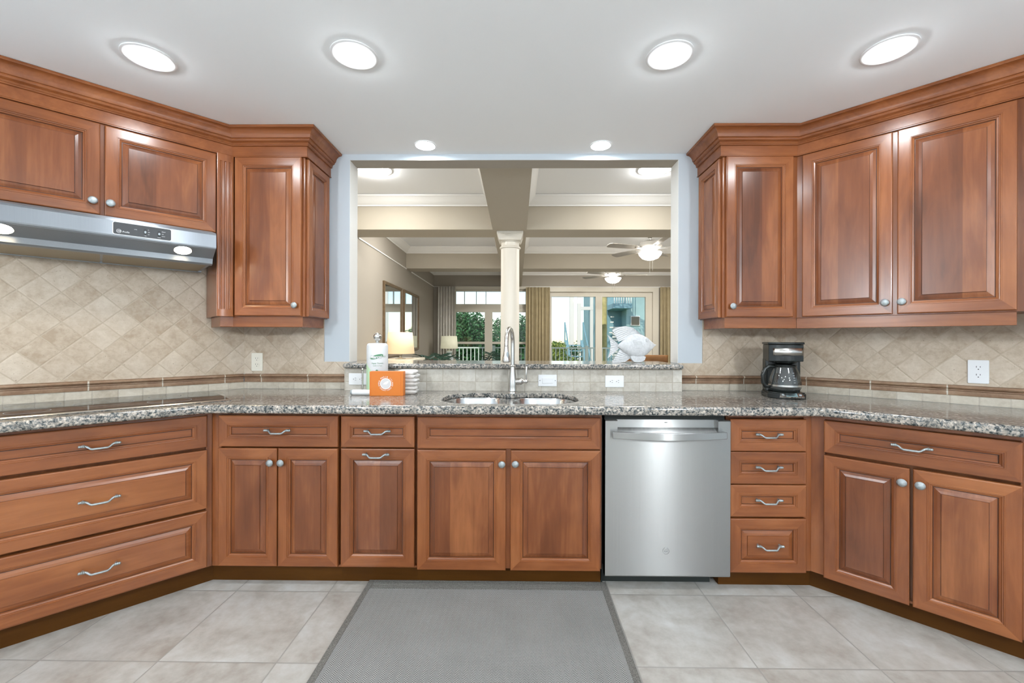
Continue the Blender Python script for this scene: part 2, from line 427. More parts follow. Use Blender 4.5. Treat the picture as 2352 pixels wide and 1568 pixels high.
# ------------------------------------------------------------------ mesh building
class MB:
    def __init__(self):
        self.v, self.f, self.m = [], [], []
    def add(self, vs, fs, mi=0, mat=None):
        o = len(self.v)
        for p in vs:
            p = Vector(p)
            self.v.append(tuple(mat @ p) if mat else tuple(p))
        for f in fs:
            self.f.append([o + i for i in f])
            self.m.append(mi)
        return self
    def box(self, x0, x1, y0, y1, z0, z1, mi=0, mat=None):
        vs = [(x0, y0, z0), (x1, y0, z0), (x1, y1, z0), (x0, y1, z0), (x0, y0, z1), (x1, y0, z1), (x1, y1, z1), (x0, y1, z1)]
        fs = [(0, 3, 2, 1), (4, 5, 6, 7), (0, 1, 5, 4), (1, 2, 6, 5), (2, 3, 7, 6), (3, 0, 4, 7)]
        return self.add(vs, fs, mi, mat)
    def prism(self, poly, z0, z1, mi=0, mat=None):
        n = len(poly)
        vs = [(x, y, z0) for x, y in poly] + [(x, y, z1) for x, y in poly]
        fs = [tuple(range(n))[::-1], tuple(range(n, 2 * n))] + [(i, (i + 1) % n, n + (i + 1) % n, n + i) for i in range(n)]
        return self.add(vs, fs, mi, mat)
    def profile_x(self, prof, x0, x1, mi=0, mat=None, caps=True):
        """closed (y,z) outline extruded along x"""
        n = len(prof)
        vs = [(x0, y, z) for y, z in prof] + [(x1, y, z) for y, z in prof]
        fs = [(i, (i + 1) % n, n + (i + 1) % n, n + i) for i in range(n)]
        if caps:
            fs += [tuple(range(n)), tuple(range(n, 2 * n))[::-1]]
        return self.add(vs, fs, mi, mat)
    def lathe(self, prof, seg=24, mi=0, mat=None, cap=True):
        """prof: (r, z) from bottom to top, axis z"""
        vs, fs = [], []
        n = len(prof)
        for r, z in prof:
            for k in range(seg):
                a = 2 * PI * k / seg
                vs.append((r * math.cos(a), r * math.sin(a), z))
        for i in range(n - 1):
            for k in range(seg):
                k2 = (k + 1) % seg
                fs.append((i * seg + k, i * seg + k2, (i + 1) * seg + k2, (i + 1) * seg + k))
        if cap:
            if prof[0][0] > 1e-5:
                fs.append(tuple(range(seg))[::-1])
            if prof[-1][0] > 1e-5:
                fs.append(tuple(range((n - 1) * seg, n * seg)))
        return self.add(vs, fs, mi, mat)
    def tube(self, pts, radii, seg=12, mi=0, mat=None):
        pts = [Vector(p) for p in pts]
        if isinstance(radii, (int, float)):
            radii = [radii] * len(pts)
        up = Vector((0.123, 0.31, 0.94)).normalized()
        vs, fs = [], []
        t0 = (pts[1] - pts[0]).normalized()
        a = t0.cross(up)
        if a.length < 1e-3:
            a = t0.cross(Vector((1, 0, 0)))
        a.normalize()
        for i, p in enumerate(pts):
            if i == 0: t = pts[1] - pts[0]
            elif i == len(pts) - 1: t = pts[-1] - pts[-2]
            else: t = (pts[i + 1] - p).normalized() + (p - pts[i - 1]).normalized()
            t.normalize()
            a = (a - t * a.dot(t)).normalized()
            b = t.cross(a)
            for k in range(seg):
                an = 2 * PI * k / seg
                vs.append(p + (a * math.cos(an) + b * math.sin(an)) * radii[i])
        for i in range(len(pts) - 1):
            for k in range(seg):
                k2 = (k + 1) % seg
                fs.append((i * seg + k, i * seg + k2, (i + 1) * seg + k2, (i + 1) * seg + k))
        fs.append(tuple(range(seg))[::-1])
        fs.append(tuple(range((len(pts) - 1) * seg, len(pts) * seg)))
        return self.add(vs, fs, mi, mat)
    def sphere(self, c, r, seg=20, rings=12, mi=0, scale=(1, 1, 1), mat=None):
        prof = []
        for i in range(rings + 1):
            a = -PI / 2 + PI * i / rings
            prof.append((max(1e-4, r * math.cos(a)), r * math.sin(a)))
        mm = Matrix.Translation(c) @ Matrix.Diagonal((*scale, 1))
        if mat: mm = mat @ mm
        return self.lathe(prof, seg, mi, mm)
    def grid(self, fn, nu, nv, mi=0, mat=None):
        vs = [fn(i / (nu - 1), j / (nv - 1)) for j in range(nv) for i in range(nu)]
        fs = [(j * nu + i, j * nu + i + 1, (j + 1) * nu + i + 1, (j + 1) * nu + i) for j in range(nv - 1) for i in range(nu - 1)]
        return self.add(vs, fs, mi, mat)
    def rings(self, w, h, prof, mis, x0=0.0, z0=0.0, center=None, back=True, mat=None):
        """mitred panel facing -y: nested rectangles (inset, y). mis=(bottom/top, left/right) material indices"""
        vs = []
        for ins, y in prof:
            vs += [(x0 + ins, y, z0 + ins), (x0 + w - ins, y, z0 + ins), (x0 + w - ins, y, z0 + h - ins), (x0 + ins, y, z0 + h - ins)]
        o = len(self.v)
        self.add(vs, [], 0, mat)
        for i in range(len(prof) - 1):
            mh, mv = mis(i) if callable(mis) else mis
            a, b = o + 4 * i, o + 4 * (i + 1)
            for k in range(4):
                k2 = (k + 1) % 4
                self.f.append([a + k, a + k2, b + k2, b + k])
                self.m.append(mh if k in (0, 2) else mv)
        e = o + 4 * (len(prof) - 1)
        self.f.append([e, e + 1, e + 2, e + 3]); self.m.append(center if center is not None else 0)
        if back:
            self.f.append([o + 3, o + 2, o + 1, o]); self.m.append(0)
        return self
    def build(self, name, mats, parent=None, smooth=None, bevel=0.0, loc=None, rot=None, uv=False, solid=0.0):
        me = bpy.data.meshes.new(name)
        me.from_pydata(self.v, [], self.f)
        if not isinstance(mats, (list, tuple)):
            mats = [mats]
        for mm in mats:
            me.materials.append(mm)
        me.polygons.foreach_set('material_index', self.m)
        bm = bmesh.new()
        bm.from_mesh(me)
        bmesh.ops.recalc_face_normals(bm, faces=bm.faces)
        bm.to_mesh(me)
        bm.free()
        if uv:
            ul = me.uv_layers.new(name='UVMap')
            for lp in me.loops:
                c = me.vertices[lp.vertex_index].co
                ul.data[lp.index].uv = (c.x * uv[0] + c.y * uv[1], c.z)
        if smooth is not None:
            me.polygons.foreach_set('use_smooth', [True] * len(me.polygons))
            me.set_sharp_from_angle(angle=math.radians(smooth))
        me.update()
        o = bpy.data.objects.new(name, me)
        sc.collection.objects.link(o)
        if parent: o.parent = parent
        if loc: o.location = loc
        if rot is not None:
            o.rotation_euler = rot if isinstance(rot, (tuple, list)) else (0, 0, rot)
        if solid:
            md = o.modifiers.new('thickness', 'SOLIDIFY'); md.thickness = solid; md.offset = 0
        if bevel > 0:
            md = o.modifiers.new('edge', 'BEVEL'); md.width = bevel; md.segments = 2; md.limit_method = 'ANGLE'; md.angle_limit = math.radians(40)
        return o

def tag(o, label, cat, group=None, kind=None):
    o['label'] = label
    o['category'] = cat
    if group: o['group'] = group
    if kind: o['kind'] = kind
    return o

def struct(o):
    o['kind'] = 'structure'
    return o

def thing(name, label, cat, loc=(0, 0, 0), rotz=0.0, group=None):
    o = bpy.data.objects.new(name, None)
    o.empty_display_size = 0.05
    sc.collection.objects.link(o)
    o.location = loc
    o.rotation_euler = (0, 0, rotz)
    return tag(o, label, cat, group)

def dup(root, loc, rotz=None, label=None):
    r = root.copy(); sc.collection.objects.link(r)
    r.location = loc
    if rotz is not None: r.rotation_euler = (0, 0, rotz)
    if label: r['label'] = label
    for ch in list(root.children):
        c = ch.copy(); sc.collection.objects.link(c); c.parent = r
        for g in list(ch.children):
            d = g.copy(); sc.collection.objects.link(d); d.parent = c
    return r

def eval_mesh(ob):
    dg = bpy.context.evaluated_depsgraph_get()
    dg.update()
    me = bpy.data.meshes.new_from_object(ob.evaluated_get(dg))
    vs = [tuple(v.co) for v in me.vertices]
    fs = [tuple(p.vertices) for p in me.polygons]
    bpy.data.meshes.remove(me)
    return vs, fs

def text_geo(s, size, extrude=0.0, align='CENTER', shear=0.0, bold=0.0):
    cu = bpy.data.curves.new('lettering', 'FONT')
    cu.body = s; cu.size = size; cu.extrude = extrude
    cu.align_x = align; cu.align_y = 'CENTER'; cu.shear = shear; cu.offset = bold
    cu.resolution_u = 3
    ob = bpy.data.objects.new('lettering', cu)
    sc.collection.objects.link(ob)
    g = eval_mesh(ob)
    bpy.data.objects.remove(ob); bpy.data.curves.remove(cu)
    return g

def flat_shape(outlines, half, bev, seg=3):
    """2-D filled outline with holes -> slab with rounded edges, centred on z=0"""
    cu = bpy.data.curves.new('slab', 'CURVE')
    cu.dimensions = '2D'; cu.fill_mode = 'BOTH'
    cu.extrude = half - bev; cu.bevel_depth = bev; cu.bevel_resolution = seg; cu.offset = -bev
    for pts in outlines:
        sp = cu.splines.new('POLY')
        sp.points.add(len(pts) - 1)
        for q, (x, y) in zip(sp.points, pts): q.co = (x, y, 0, 1)
        sp.use_cyclic_u = True
    ob = bpy.data.objects.new('slab', cu)
    sc.collection.objects.link(ob)
    g = eval_mesh(ob)
    bpy.data.objects.remove(ob); bpy.data.curves.remove(cu)
    return g

UPR = Matrix.Rotation(PI / 2, 4, 'X')     # text plane xy -> xz, facing -y

# ------------------------------------------------------------------ layout constants
D = 2.74
WLx, WRx = -1.775, 1.727
def fr(kind, run, off, z=0.0):
    """a point `off` out from a wall, `run` along it; (location, rotation)"""
    if kind == 'L': return (WLx + (run + off) * S2, D + (run - off) * S2, z), PI / 4
    if kind == 'R': return (WRx + (run - off) * S2, D - (run + off) * S2, z), -PI / 4
    return (run, D - off, z), 0.0
def P2(kind, run, off):
    p, _ = fr(kind, run, off); return (p[0], p[1])

H = 2.44
# ------------------------------------------------------------------ setting: kitchen shell
far_l, far_r = P2('L', -2.1, 0), P2('R', 2.1, 0)
def slab_wall(name, p, q, z0, z1, mat, thick=0.12):
    """wall from p to q (plan), thickness on the left of the direction"""
    p, q = Vector(p), Vector(q)
    d = (q - p).normalized(); n = Vector((-d.y, d.x)) * thick
    return struct(MB().prism([tuple(p), tuple(q), tuple(q + n), tuple(p + n)], z0, z1).build(name, mat))

struct(MB().box(-4.6, 4.6, -3.2, 9.75, -0.06, 0.0).build('floor', M['floor_tile']))
# kitchen ceiling stops at the pass-through wall
cp = [(-4.6, -3.2), (4.6, -3.2), (4.6, 2.74), (-4.6, 2.74)]
struct(MB().prism(cp, H, H + 0.06).build('ceiling', M['ceiling']))
slab_wall('wall_left', far_l, (WLx, D), 0, H, M['paint'])
slab_wall('wall_right', (WRx, D), far_r, 0, H, M['paint'])
slab_wall('wall_left_near', (far_l[0], -3.0), far_l, 0, H, M['paint'])
slab_wall('wall_right_near', far_r, (far_r[0], -3.0), 0, H, M['paint'])
slab_wall('wall_near', (far_r[0] + 0.1, -3.0), (far_l[0] - 0.1, -3.0), 0, H, M['ceiling'])
OL, OR, OT = -1.089, 1.042, 2.402
wb = MB()
wb.box(WLx - 0.115, OL, D, D + 0.13, 0, 2.95).box(OR, 3.9, D, D + 0.13, 0, 2.95).box(OL, OR, D, D + 0.13, OT, 2.95)
struct(wb.build('wall_back', M['paint']))
struct(MB().box(OL, OR, D + 0.001, D + 0.1295, OT - 0.002, OT).build('trim_opening_head', M['greige']))
struct(MB().box(OL, OL + 0.002, D + 0.001, D + 0.1295, 1.087, OT - 0.002).box(OR - 0.002, OR, D + 0.001, D + 0.1295, 1.087, OT - 0.002).build('trim_opening_jambs', M['white_trim']))
# raised knee wall below the bar ledge
struct(MB().box(-1.088, 1.036, 2.66, D + 0.13, 0.9145, 1.0545).build('wall_knee', M['tile_knee']))
struct(MB().box(OL, OR, D, D + 0.13, 0.0, 0.865).build('wall_under_ledge', M['paint']))

# tile fields
def tile_field(name, kind, run0, rects, mat):
    loc, rot = fr(kind, run0, 0.0)
    b = MB()
    for (a, c, z0, z1) in rects:
        a, c = a - run0, c - run0
        b.box(a, c, -0.008, -0.0005, z0, z1)
    return struct(b.build(name, mat, loc=loc, rot=rot))
ZC, ZL0, ZL1 = 0.9145, 0.958, 1.011
tile_field('wall_left_tile', 'L', -0.665, [(-1.135, 0.0, ZL1, 1.90)], M['tile_diag'])
tile_field('wall_back_tile_left', 'B', -1.409, [(WLx, -1.252, ZL1, 1.40), (-1.252, -1.089, ZL1, 1.091)], M['tile_diag'])
tile_field('wall_back_tile_right', 'B', 1.283, [(1.197, WRx, ZL1, 1.40), (1.042, 1.197, ZL1, 1.089)], M['tile_diag'])
tile_field('wall_right_tile', 'R', 0.453, [(0, 1.25, ZL1, 1.40)], M['tile_diag'])
tile_field('wall_left_tile_row', 'L', -1.135, [(-1.135, 0.0, ZC, ZL0)], M['tile_row'])
tile_field('wall_back_row_left', 'B', WLx, [(WLx, -1.09, ZC, ZL0)], M['tile_row'])
tile_field('wall_back_row_right', 'B', 1.042, [(1.042, WRx, ZC, ZL0)], M['tile_row'])
tile_field('wall_right_tile_row', 'R', 0.0, [(0, 1.25, ZC, ZL0)], M['tile_row'])
# rope liner moulding
LP = [(-0.0005, ZL0), (-0.012, ZL0), (-0.013, ZL0 + 0.003), (-0.013, ZL0 + 0.021), (-0.010, ZL0 + 0.0235), (-0.016, ZL0 + 0.0255), (-0.016, ZL0 + 0.029),
      (-0.011, ZL0 + 0.031), (-0.013, ZL0 + 0.033), (-0.021, ZL0 + 0.036), (-0.024, ZL0 + 0.042), (-0.021, ZL0 + 0.048), (-0.013, ZL0 + 0.0515), (-0.0005, ZL1)]
for i, (k, r0, ln) in enumerate((('L', -1.135, 1.127), ('B', WLx + 0.008, 0.678), ('B', 1.042, WRx - 1.05), ('R', 0.008, 1.24))):
    loc, rot = fr(k, r0, 0.0)
    struct(MB().profile_x(LP, 0, ln).build('trim_%d' % (i + 1), M['liner'], loc=loc, rot=rot, smooth=35))

# ------------------------------------------------------------------ hardware and cabinet fronts
def knob_geo():
    b = MB()
    prof = [(0.0075, 0.0), (0.0075, 0.002), (0.0052, 0.004), (0.0052, 0.011), (0.009, 0.0135), (0.0165, 0.016), (0.0178, 0.0185), (0.0165, 0.0215), (0.0115, 0.0245), (0.005, 0.026), (1e-4, 0.0263)]
    return b.lathe(prof, 20, 0, Matrix.Rotation(PI / 2, 4, 'X'))
def pull_geo():
    b = MB()
    pts = [(-0.052, -0.019, 0.0), (-0.045, -0.0195, -0.0005), (-0.040, -0.022, -0.003), (-0.029, -0.029, -0.012), (-0.024, -0.031, -0.0138),
           (0.024, -0.031, -0.0138), (0.029, -0.029, -0.012), (0.040, -0.022, -0.003), (0.045, -0.0195, -0.0005), (0.052, -0.019, 0.0)]
    b.tube(pts, [0.0048, 0.0048, 0.0046, 0.0042, 0.0046, 0.0046, 0.0042, 0.0046, 0.0048, 0.0048], 10)
    for s in (-1, 1):
        b.lathe([(0.0045, 0.046), (0.0068, 0.0475), (0.0068, 0.050), (0.0052, 0.051), (0.0066, 0.0525), (0.0066, 0.0545), (0.0052, 0.0555), (0.0064, 0.057), (0.0064, 0.059), (0.0048, 0.060), (0.0062, 0.062), (0.0055, 0.066), (0.002, 0.068)],
                12, 0, Matrix.Translation((0, -0.019, 0)) @ Matrix.Rotation(s * PI / 2, 4, 'Y'))
        b.tube([(s * 0.053, 0.0, 0.0), (s * 0.053, -0.019, 0.0)], 0.0046, 10)
    return b
_kn = _pl = None
def add_knob(parent, x, y, z):
    global _kn
    if _kn is None:
        o = knob_geo().build('knob', M['pewter'], parent, smooth=50); _kn = o
    else:
        o = _kn.copy(); sc.collection.objects.link(o); o.parent = parent
    o.location = (x, y, z)
def add_pull(parent, x, y, z):
    global _pl
    if _pl is None:
        o = pull_geo().build('handle', M['pewter'], parent, smooth=50); _pl = o
    else:
        o = _pl.copy(); sc.collection.objects.link(o); o.parent = parent
    o.location = (x, y, z)

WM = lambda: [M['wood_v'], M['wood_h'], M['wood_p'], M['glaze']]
def panel_geo(w, h, T=0.02, frw=0.045, raised=True, horiz=False, bev=0.020):
    p = [(0, 0), (0, -T + 0.005), (0.0015, -T + 0.0015), (0.005, -T)]
    k = frw
    p += [(k - 0.002, -T), (k - 0.0012, -T - 0.0012), (k + 0.0022, -T - 0.0012), (k + 0.0032, -T + 0.0016), (k + 0.0042, -T + 0.0016), (k + 0.0072, -T + 0.002), (k + 0.009, -T + 0.005), (k + 0.0145, -T + 0.0075), (k + 0.0165, -T + 0.0125), (k + 0.0185, -T + 0.0125)]
    nf = len(p)
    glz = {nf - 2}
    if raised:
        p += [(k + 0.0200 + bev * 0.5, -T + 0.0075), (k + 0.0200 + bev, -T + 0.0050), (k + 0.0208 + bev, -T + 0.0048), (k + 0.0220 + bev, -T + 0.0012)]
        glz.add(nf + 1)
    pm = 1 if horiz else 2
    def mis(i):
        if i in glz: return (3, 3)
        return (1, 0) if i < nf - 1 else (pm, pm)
    return MB().rings(w, h, p, mis, center=pm)

def door(parent, x0, x1, z0, z1, knob=None, pull=None, name='door', T=0.02, **kw):
    o = panel_geo(x1 - x0, z1 - z0, T, **kw).build(name, WM(), parent, loc=(x0, 0, z0))
    if knob: add_knob(o, knob[0] - x0, -T, knob[1] - z0)
    if pull: add_pull(o, pull[0] - x0, -T, pull[1] - z0)
    return o
def drawer(parent, x0, x1, z0, z1, pull=True, name='drawer', raised=False, **kw):
    o = panel_geo(x1 - x0, z1 - z0, raised=raised, horiz=True, **kw).build(name, WM(), parent, loc=(x0, 0, z0))
    if pull:
        # the shallow drawers carry the pull on the recessed field
        y = -0.0085 if not raised else -0.0185
        add_pull(o, (x1 - x0) / 2, y, pull if isinstance(pull, float) else (z1 - z0) / 2 + 0.006)
    return o

TOE = 0.085
def base_cab(label, kind, run, off, w, group='cherry base cabinets', poly=None, toe_poly=None, ztop=0.870, hollow=False, fillers=()):
    loc, rot = fr(kind, run, off)
    t = thing('base_cabinet', label, 'cabinet', loc, rot, group)
    dp = off - 0.012
    if hollow:      # the sink bowls hang inside
        b = MB().box(0, w, 0, dp, TOE, 0.10).box(0, w, 0, 0.018, 0.10, ztop).box(0, 0.018, 0.018, dp, 0.10, ztop).box(w - 0.018, w, 0.018, dp, 0.10, ztop).box(0.018, w - 0.018, dp - 0.012, dp, 0.10, ztop)
    else:
        pl_ = [(x, y if y > 0 else 0.022) for x, y in (poly or [(0, 0), (w, 0), (w, dp), (0, dp)])]
        b = MB().prism(pl_, TOE, ztop)
        b.box(0.0 if not poly else 0.0, w, 0.0, 0.022, 0.852, ztop)
        b.box(0.0, w, 0.0, 0.022, TOE, TOE + 0.010)
        for fa_, fb_ in fillers:
            b.box(fa_, fb_, 0.0, 0.022, TOE + 0.010, 0.852)
    b.build('body', M['wood_v'], t)
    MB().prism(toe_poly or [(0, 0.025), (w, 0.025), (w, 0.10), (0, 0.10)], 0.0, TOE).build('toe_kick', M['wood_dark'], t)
    return t

# --- B: two doors and a drawer, left end of the back run
OB = 0.61
t = base_cab('cherry base cabinet with two narrow doors under one drawer, left of the trash pull-out', 'B', -1.543, OB, 0.654,
             poly=[(0, 0), (0.654, 0), (0.654, 0.598), (-0.215, 0.598)], toe_poly=[(-0.012, 0.025), (0.654, 0.025), (0.654, 0.10), (-0.045, 0.10)], fillers=((0.0, 0.046),))
bx = -1.543
drawer(t, -1.501 - bx, -0.895 - bx, 0.694, 0.852)
door(t, -1.502 - bx, -1.203 - bx, 0.093, 0.687, knob=(-1.230 - bx, 0.618))
door(t, -1.198 - bx, -0.896 - bx, 0.093, 0.687, knob=(-1.176 - bx, 0.618))
# --- C: trash pull-out
bx = -0.889
t = base_cab('narrow cherry base cabinet with a drawer over a pull-out door, left of the sink cabinet', 'B', bx, OB, 0.388)
drawer(t, -0.881 - bx, -0.510 - bx, 0.694, 0.850)
door(t, -0.881 - bx, -0.510 - bx, 0.096, 0.688, pull=(-0.698 - bx, 0.664))
# --- sink base
bx = -0.501
t = base_cab('cherry sink cabinet with a false front over two wide doors, left of the dishwasher', 'B', bx, OB, 0.930, hollow=True)
drawer(t, -0.496 - bx, 0.420 - bx, 0.690, 0.848, pull=False, name='false_front')
door(t, -0.496 - bx, -0.052 - bx, 0.083, 0.684, knob=(-0.072 - bx, 0.618))
door(t, -0.028 - bx, 0.420 - bx, 0.083, 0.684, knob=(-0.005 - bx, 0.620))
# --- F: drawer bank right of the dishwasher
bx = 1.060
t = base_cab('cherry cabinet of four stacked drawers, right of the dishwasher', 'B', bx, OB, 0.414,
             poly=[(0, 0), (0.414, 0), (0.625, 0.598), (0, 0.598)], toe_poly=[(-0.035, 0.025), (0.428, 0.025), (0.455, 0.10), (-0.035, 0.10)], fillers=((0.376, 0.414),))
for z0, z1, rs in ((0.686, 0.845, False), (0.523, 0.683, False), (0.360, 0.519, False), (0.083, 0.352, True)):
    drawer(t, 1.063 - bx, 1.440 - bx, z0, z1, raised=rs)
# --- A: wide drawers on the left diagonal; run measured from the inner corner
t = base_cab('wide cherry cabinet of three deep drawers under the cooktop on the left', 'L', -1.105, 0.594, 0.836,
             poly=[(0, 0), (0.836, 0), (1.040, 0.582), (0, 0.582)], toe_poly=[(0, 0.025), (0.850, 0.025), (0.880, 0.10), (0, 0.10)], fillers=((0.0, 0.048), (0.810, 0.836)))
for z0, z1, rs in ((0.694, 0.853, False), (0.387, 0.680, True), (0.094, 0.375, True)):
    drawer(t, 0.836 - 0.792, 0.836 - 0.022, z0, z1, raised=rs, pull=(z1 - z0) / 2 + (0.004 if rs else 0.0))
# --- G: right diagonal base
runR = 0.2527
t = base_cab('cherry base cabinet with a wide drawer over two doors on the right', 'R', runR, 0.61, 0.690,
             poly=[(0, 0), (0.690, 0), (0.690, 0.598), (-0.240, 0.598)], toe_poly=[(-0.014, 0.025), (0.690, 0.025), (0.690, 0.10), (-0.05, 0.10)], fillers=((0.0, 0.057), (0.672, 0.690)))
drawer(t, 0.054, 0.676, 0.692, 0.848)
door(t, 0.053, 0.360, 0.081, 0.679, knob=(0.335, 0.616))
door(t, 0.370, 0.676, 0.081, 0.679, knob=(0.393, 0.617))
# tall end panel that closes the right run
t = thing('base_cabinet', 'cherry base cabinet at the right end, cut off by the picture edge', 'cabinet', *fr('R', runR + 0.693, 0.61), group='cherry base cabinets')
MB().box(0, 0.45, 0, 0.598, TOE, 0.87).build('body', M['wood_v'], t)
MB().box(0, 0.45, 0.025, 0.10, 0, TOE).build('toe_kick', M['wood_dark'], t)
door(t, 0.010, 0.44, 0.081, 0.848)

# --- dishwasher
t = thing('dishwasher', 'stainless steel dishwasher between the sink cabinet and the drawer bank', 'dishwasher', (0.441, 2.10, 0))
MB().box(0.004, 0.606, 0.040, 0.60, 0.09, 0.860).build('tub', M['black_matte'], t)
MB().box(-0.006, 0.55, 0.075, 0.10, 0.0, 0.09).box(-0.006, -0.001, 0.06, 0.09, 0.0, 0.84).build('toe_panel', M['black_matte'], t)
db = MB()
yf = [0.0, -0.003, -0.0045]
wD, z0, z1 = 0.617, 0.065, 0.839
# door skin with a recessed pocket behind the handle
prof = [(0.038, z0), (0.004, z0), (0.0, z0 + 0.006), (0.0, 0.770), (0.010, 0.788), (0.022, 0.800), (0.024, 0.832), (0.024, z1), (0.038, z1)]
db.profile_x(prof, 0.060, wD - 0.060)
for a, c in ((0.0, 0.060), (wD - 0.060, wD)):
    db.profile_x([(0.038, z0), (0.004, z0), (0.0, z0 + 0.006), (0.0, z1 - 0.004), (0.003, z1), (0.038, z1)], a, c)
db.build('door', M['steel'], t, smooth=25, uv=(1, 0))
hb = MB()
nseg = 24
outer, inner = [], []
for i in range(nseg + 1):
    u = i / nseg
    x = 0.030 + u * (wD - 0.060)
    bow = 0.030 + 0.022 * math.sin(PI * u)
    outer.append((x, -bow)); inner.append((x, -bow + 0.012))
def hz(u): return 0.006 * math.sin(PI * u)
vs, fs = [], []
for i in range(nseg + 1):
    u = i / nseg
    x, yo = outer[i]; yi = inner[i][1]
    za, zb = 0.755 - hz(u), 0.788 - 0.4 * hz(u)
    vs += [(x, yo, za), (x, yo, zb), (x, yi, zb), (x, yi, za)]
for i in range(nseg):
    for k in range(4):
        k2 = (k + 1) % 4
        fs.append((4 * i + k, 4 * i + k2, 4 * i + 4 + k2, 4 * i + 4 + k))
fs += [(0, 1, 2, 3), (4 * nseg, 4 * nseg + 3, 4 * nseg + 2, 4 * nseg + 1)]
hb.add(vs, fs)
for s in (0, 1):
    x = 0.030 if s == 0 else wD - 0.030
    xx = x + (0.028 if s == 0 else -0.028)
    hb.box(min(x, xx), max(x, xx), -0.020, 0.002, 0.757, 0.786)
hb.build('handle', M['steel'], t, smooth=30, uv=(1, 0), bevel=0.002)
lg = MB().lathe([(0.0165, 0), (0.0165, 0.0015), (0.0150, 0.0022), (0.0148, 0.0012), (1e-4, 0.0012)], 28, 0, Matrix.Translation((0.301, 0.0, 0.194)) @ UPR)
lgo = lg.build('emblem', M['steel'], t, smooth=40, uv=(1, 0))
g = text_geo('GE', 0.017, 0.0004, shear=0.2)
MB().add(g[0], g[1], 0, Matrix.Translation((0.301, -0.0018, 0.194)) @ UPR).build('lettering', M['letter_grey'], lgo)
MB().box(0.300, 0.314, 0.0225, 0.0235, 0.823, 0.827).build('badge', M['letter_grey'], t)

# ------------------------------------------------------------------ upper cabinets
ZU0, ZU1 = 1.366, 2.300
def sweep(poly, prof, mi=0, b=None, closed_prof=True):
    """profile (u outward to the right of travel, z) along a plan polyline with mitres"""
    b = b or MB()
    pts = [Vector(p) for p in poly]
    n = len(pts)
    rights = []
    for i in range(n - 1):
        d = (pts[i + 1] - pts[i]).normalized()
        rights.append(Vector((d.y, -d.x)))
    ms = []
    for i in range(n):
        if i == 0: ms.append(rights[0])
        elif i == n - 1: ms.append(rights[-1])
        else:
            m = rights[i - 1] + rights[i]
            m.normalize()
            ms.append(m / m.dot(rights[i]))
    k = len(prof)
    vs = [(pts[i].x + ms[i].x * u, pts[i].y + ms[i].y * u, z) for i in range(n) for u, z in prof]
    fs = []
    for i in range(n - 1):
        for j in range(k if closed_prof else k - 1):
            j2 = (j + 1) % k
            fs.append((i * k + j, i * k + j2, (i + 1) * k + j2, (i + 1) * k + j))
    fs += [tuple(range(k)), tuple(range((n - 1) * k, n * k))[::-1]]
    b.add(vs, fs, mi)
    return b
def rail_prof(): return [(-0.030, 1.306), (-0.012, 1.306), (-0.010, 1.309), (-0.010, 1.366), (-0.030, 1.366)]
UB = 0.305
ULx, URx = WLx + UB * 0.41421, WRx - UB * 0.41421
YU = D - UB
# U2: left corner upper with fluted pilaster
t = thing('wall_cabinet', 'narrow cherry wall cabinet with a fluted pilaster, left of the pass-through opening', 'cabinet', (0, 0, 0), 0, 'cherry wall cabinets')
fl, fw = P2('L', -0.2065, UB), P2('L', -0.2065, 0.010)
crn = (ULx, YU)
body = [fl, crn, (-1.228, YU), (-1.228, D - 0.010), (WLx + 0.004, D - 0.010), fw]
MB().prism(body, ZU0, ZU1).build('body', M['wood_v'], t)
w = 0.383
o = door(t, 0, 0.385, 0, 0.914, knob=(0.355, 0.060), bev=0.022)
o.location = (-1.627, YU, 1.370)
o = panel_geo(0.272, 0.915, T=0.016, frw=0.040).build('side_panel', WM(), t, loc=(-1.228, YU + 0.016, 1.369), rot=PI / 2)
# pilaster: a board with three flutes
pl = MB()
x0, x1, zb, zt = 0.0, 0.080, ZU0, ZU1 - 0.012
fx = [0.0185, 0.0400, 0.0615]
prof = [(x0, 0.0), (x0, -0.018), (0.004, -0.020)]
for f0 in fx:
    for k in range(7):
        a = PI * k / 6
        prof.append((f0 - 0.0052 * math.cos(a), -0.020 + 0.0052 * math.sin(a)))
prof += [(0.076, -0.020), (x1, -0.018), (x1, 0.0)]
pl.prism(prof, zb + 0.040, zt - 0.040)
for a, c in ((zb, zb + 0.040), (zt - 0.040, zt)):
    pl.prism([(x0, 0), (x0, -0.018), (0.004, -0.020), (0.076, -0.020), (x1, -0.018), (x1, 0)], a, c)
loc, rot = fr('L', -0.2065, UB)
pl.build('pilaster', M['wood_v'], t, loc=loc, rot=rot, smooth=30)
sweep([P2('L', -0.195, 0.03), P2('L', -0.195, UB), crn, (-1.235, YU), (-1.235, D - 0.03)], rail_prof()).build('light_rail', M['wood_h'], t)

# U3: right corner upper
t = thing('wall_cabinet', 'narrow cherry wall cabinet with one door, right of the pass-through opening', 'cabinet', (0, 0, 0), 0, 'cherry wall cabinets')
crR = (URx, YU)
XS = 1.172
MB().prism([(XS + 0.006, YU), crR, (WRx - 0.004, D - 0.010), (XS + 0.006, D - 0.010)], ZU0, ZU1).build('body', M['wood_v'], t)
o = door(t, 0, 0.378, 0, 0.914, knob=(0.030, 0.060), bev=0.022)
o.location = (1.192, YU, 1.370)
panel_geo(0.272, 0.915, T=0.016, frw=0.040).build('side_panel', WM(), t, loc=(XS + 0.006, D - 0.016, 1.369), rot=-PI / 2)
sweep([(XS + 0.013, D - 0.03), (XS + 0.013, YU), (URx + 0.0035, YU)], rail_prof()).build('light_rail', M['wood_h'], t)

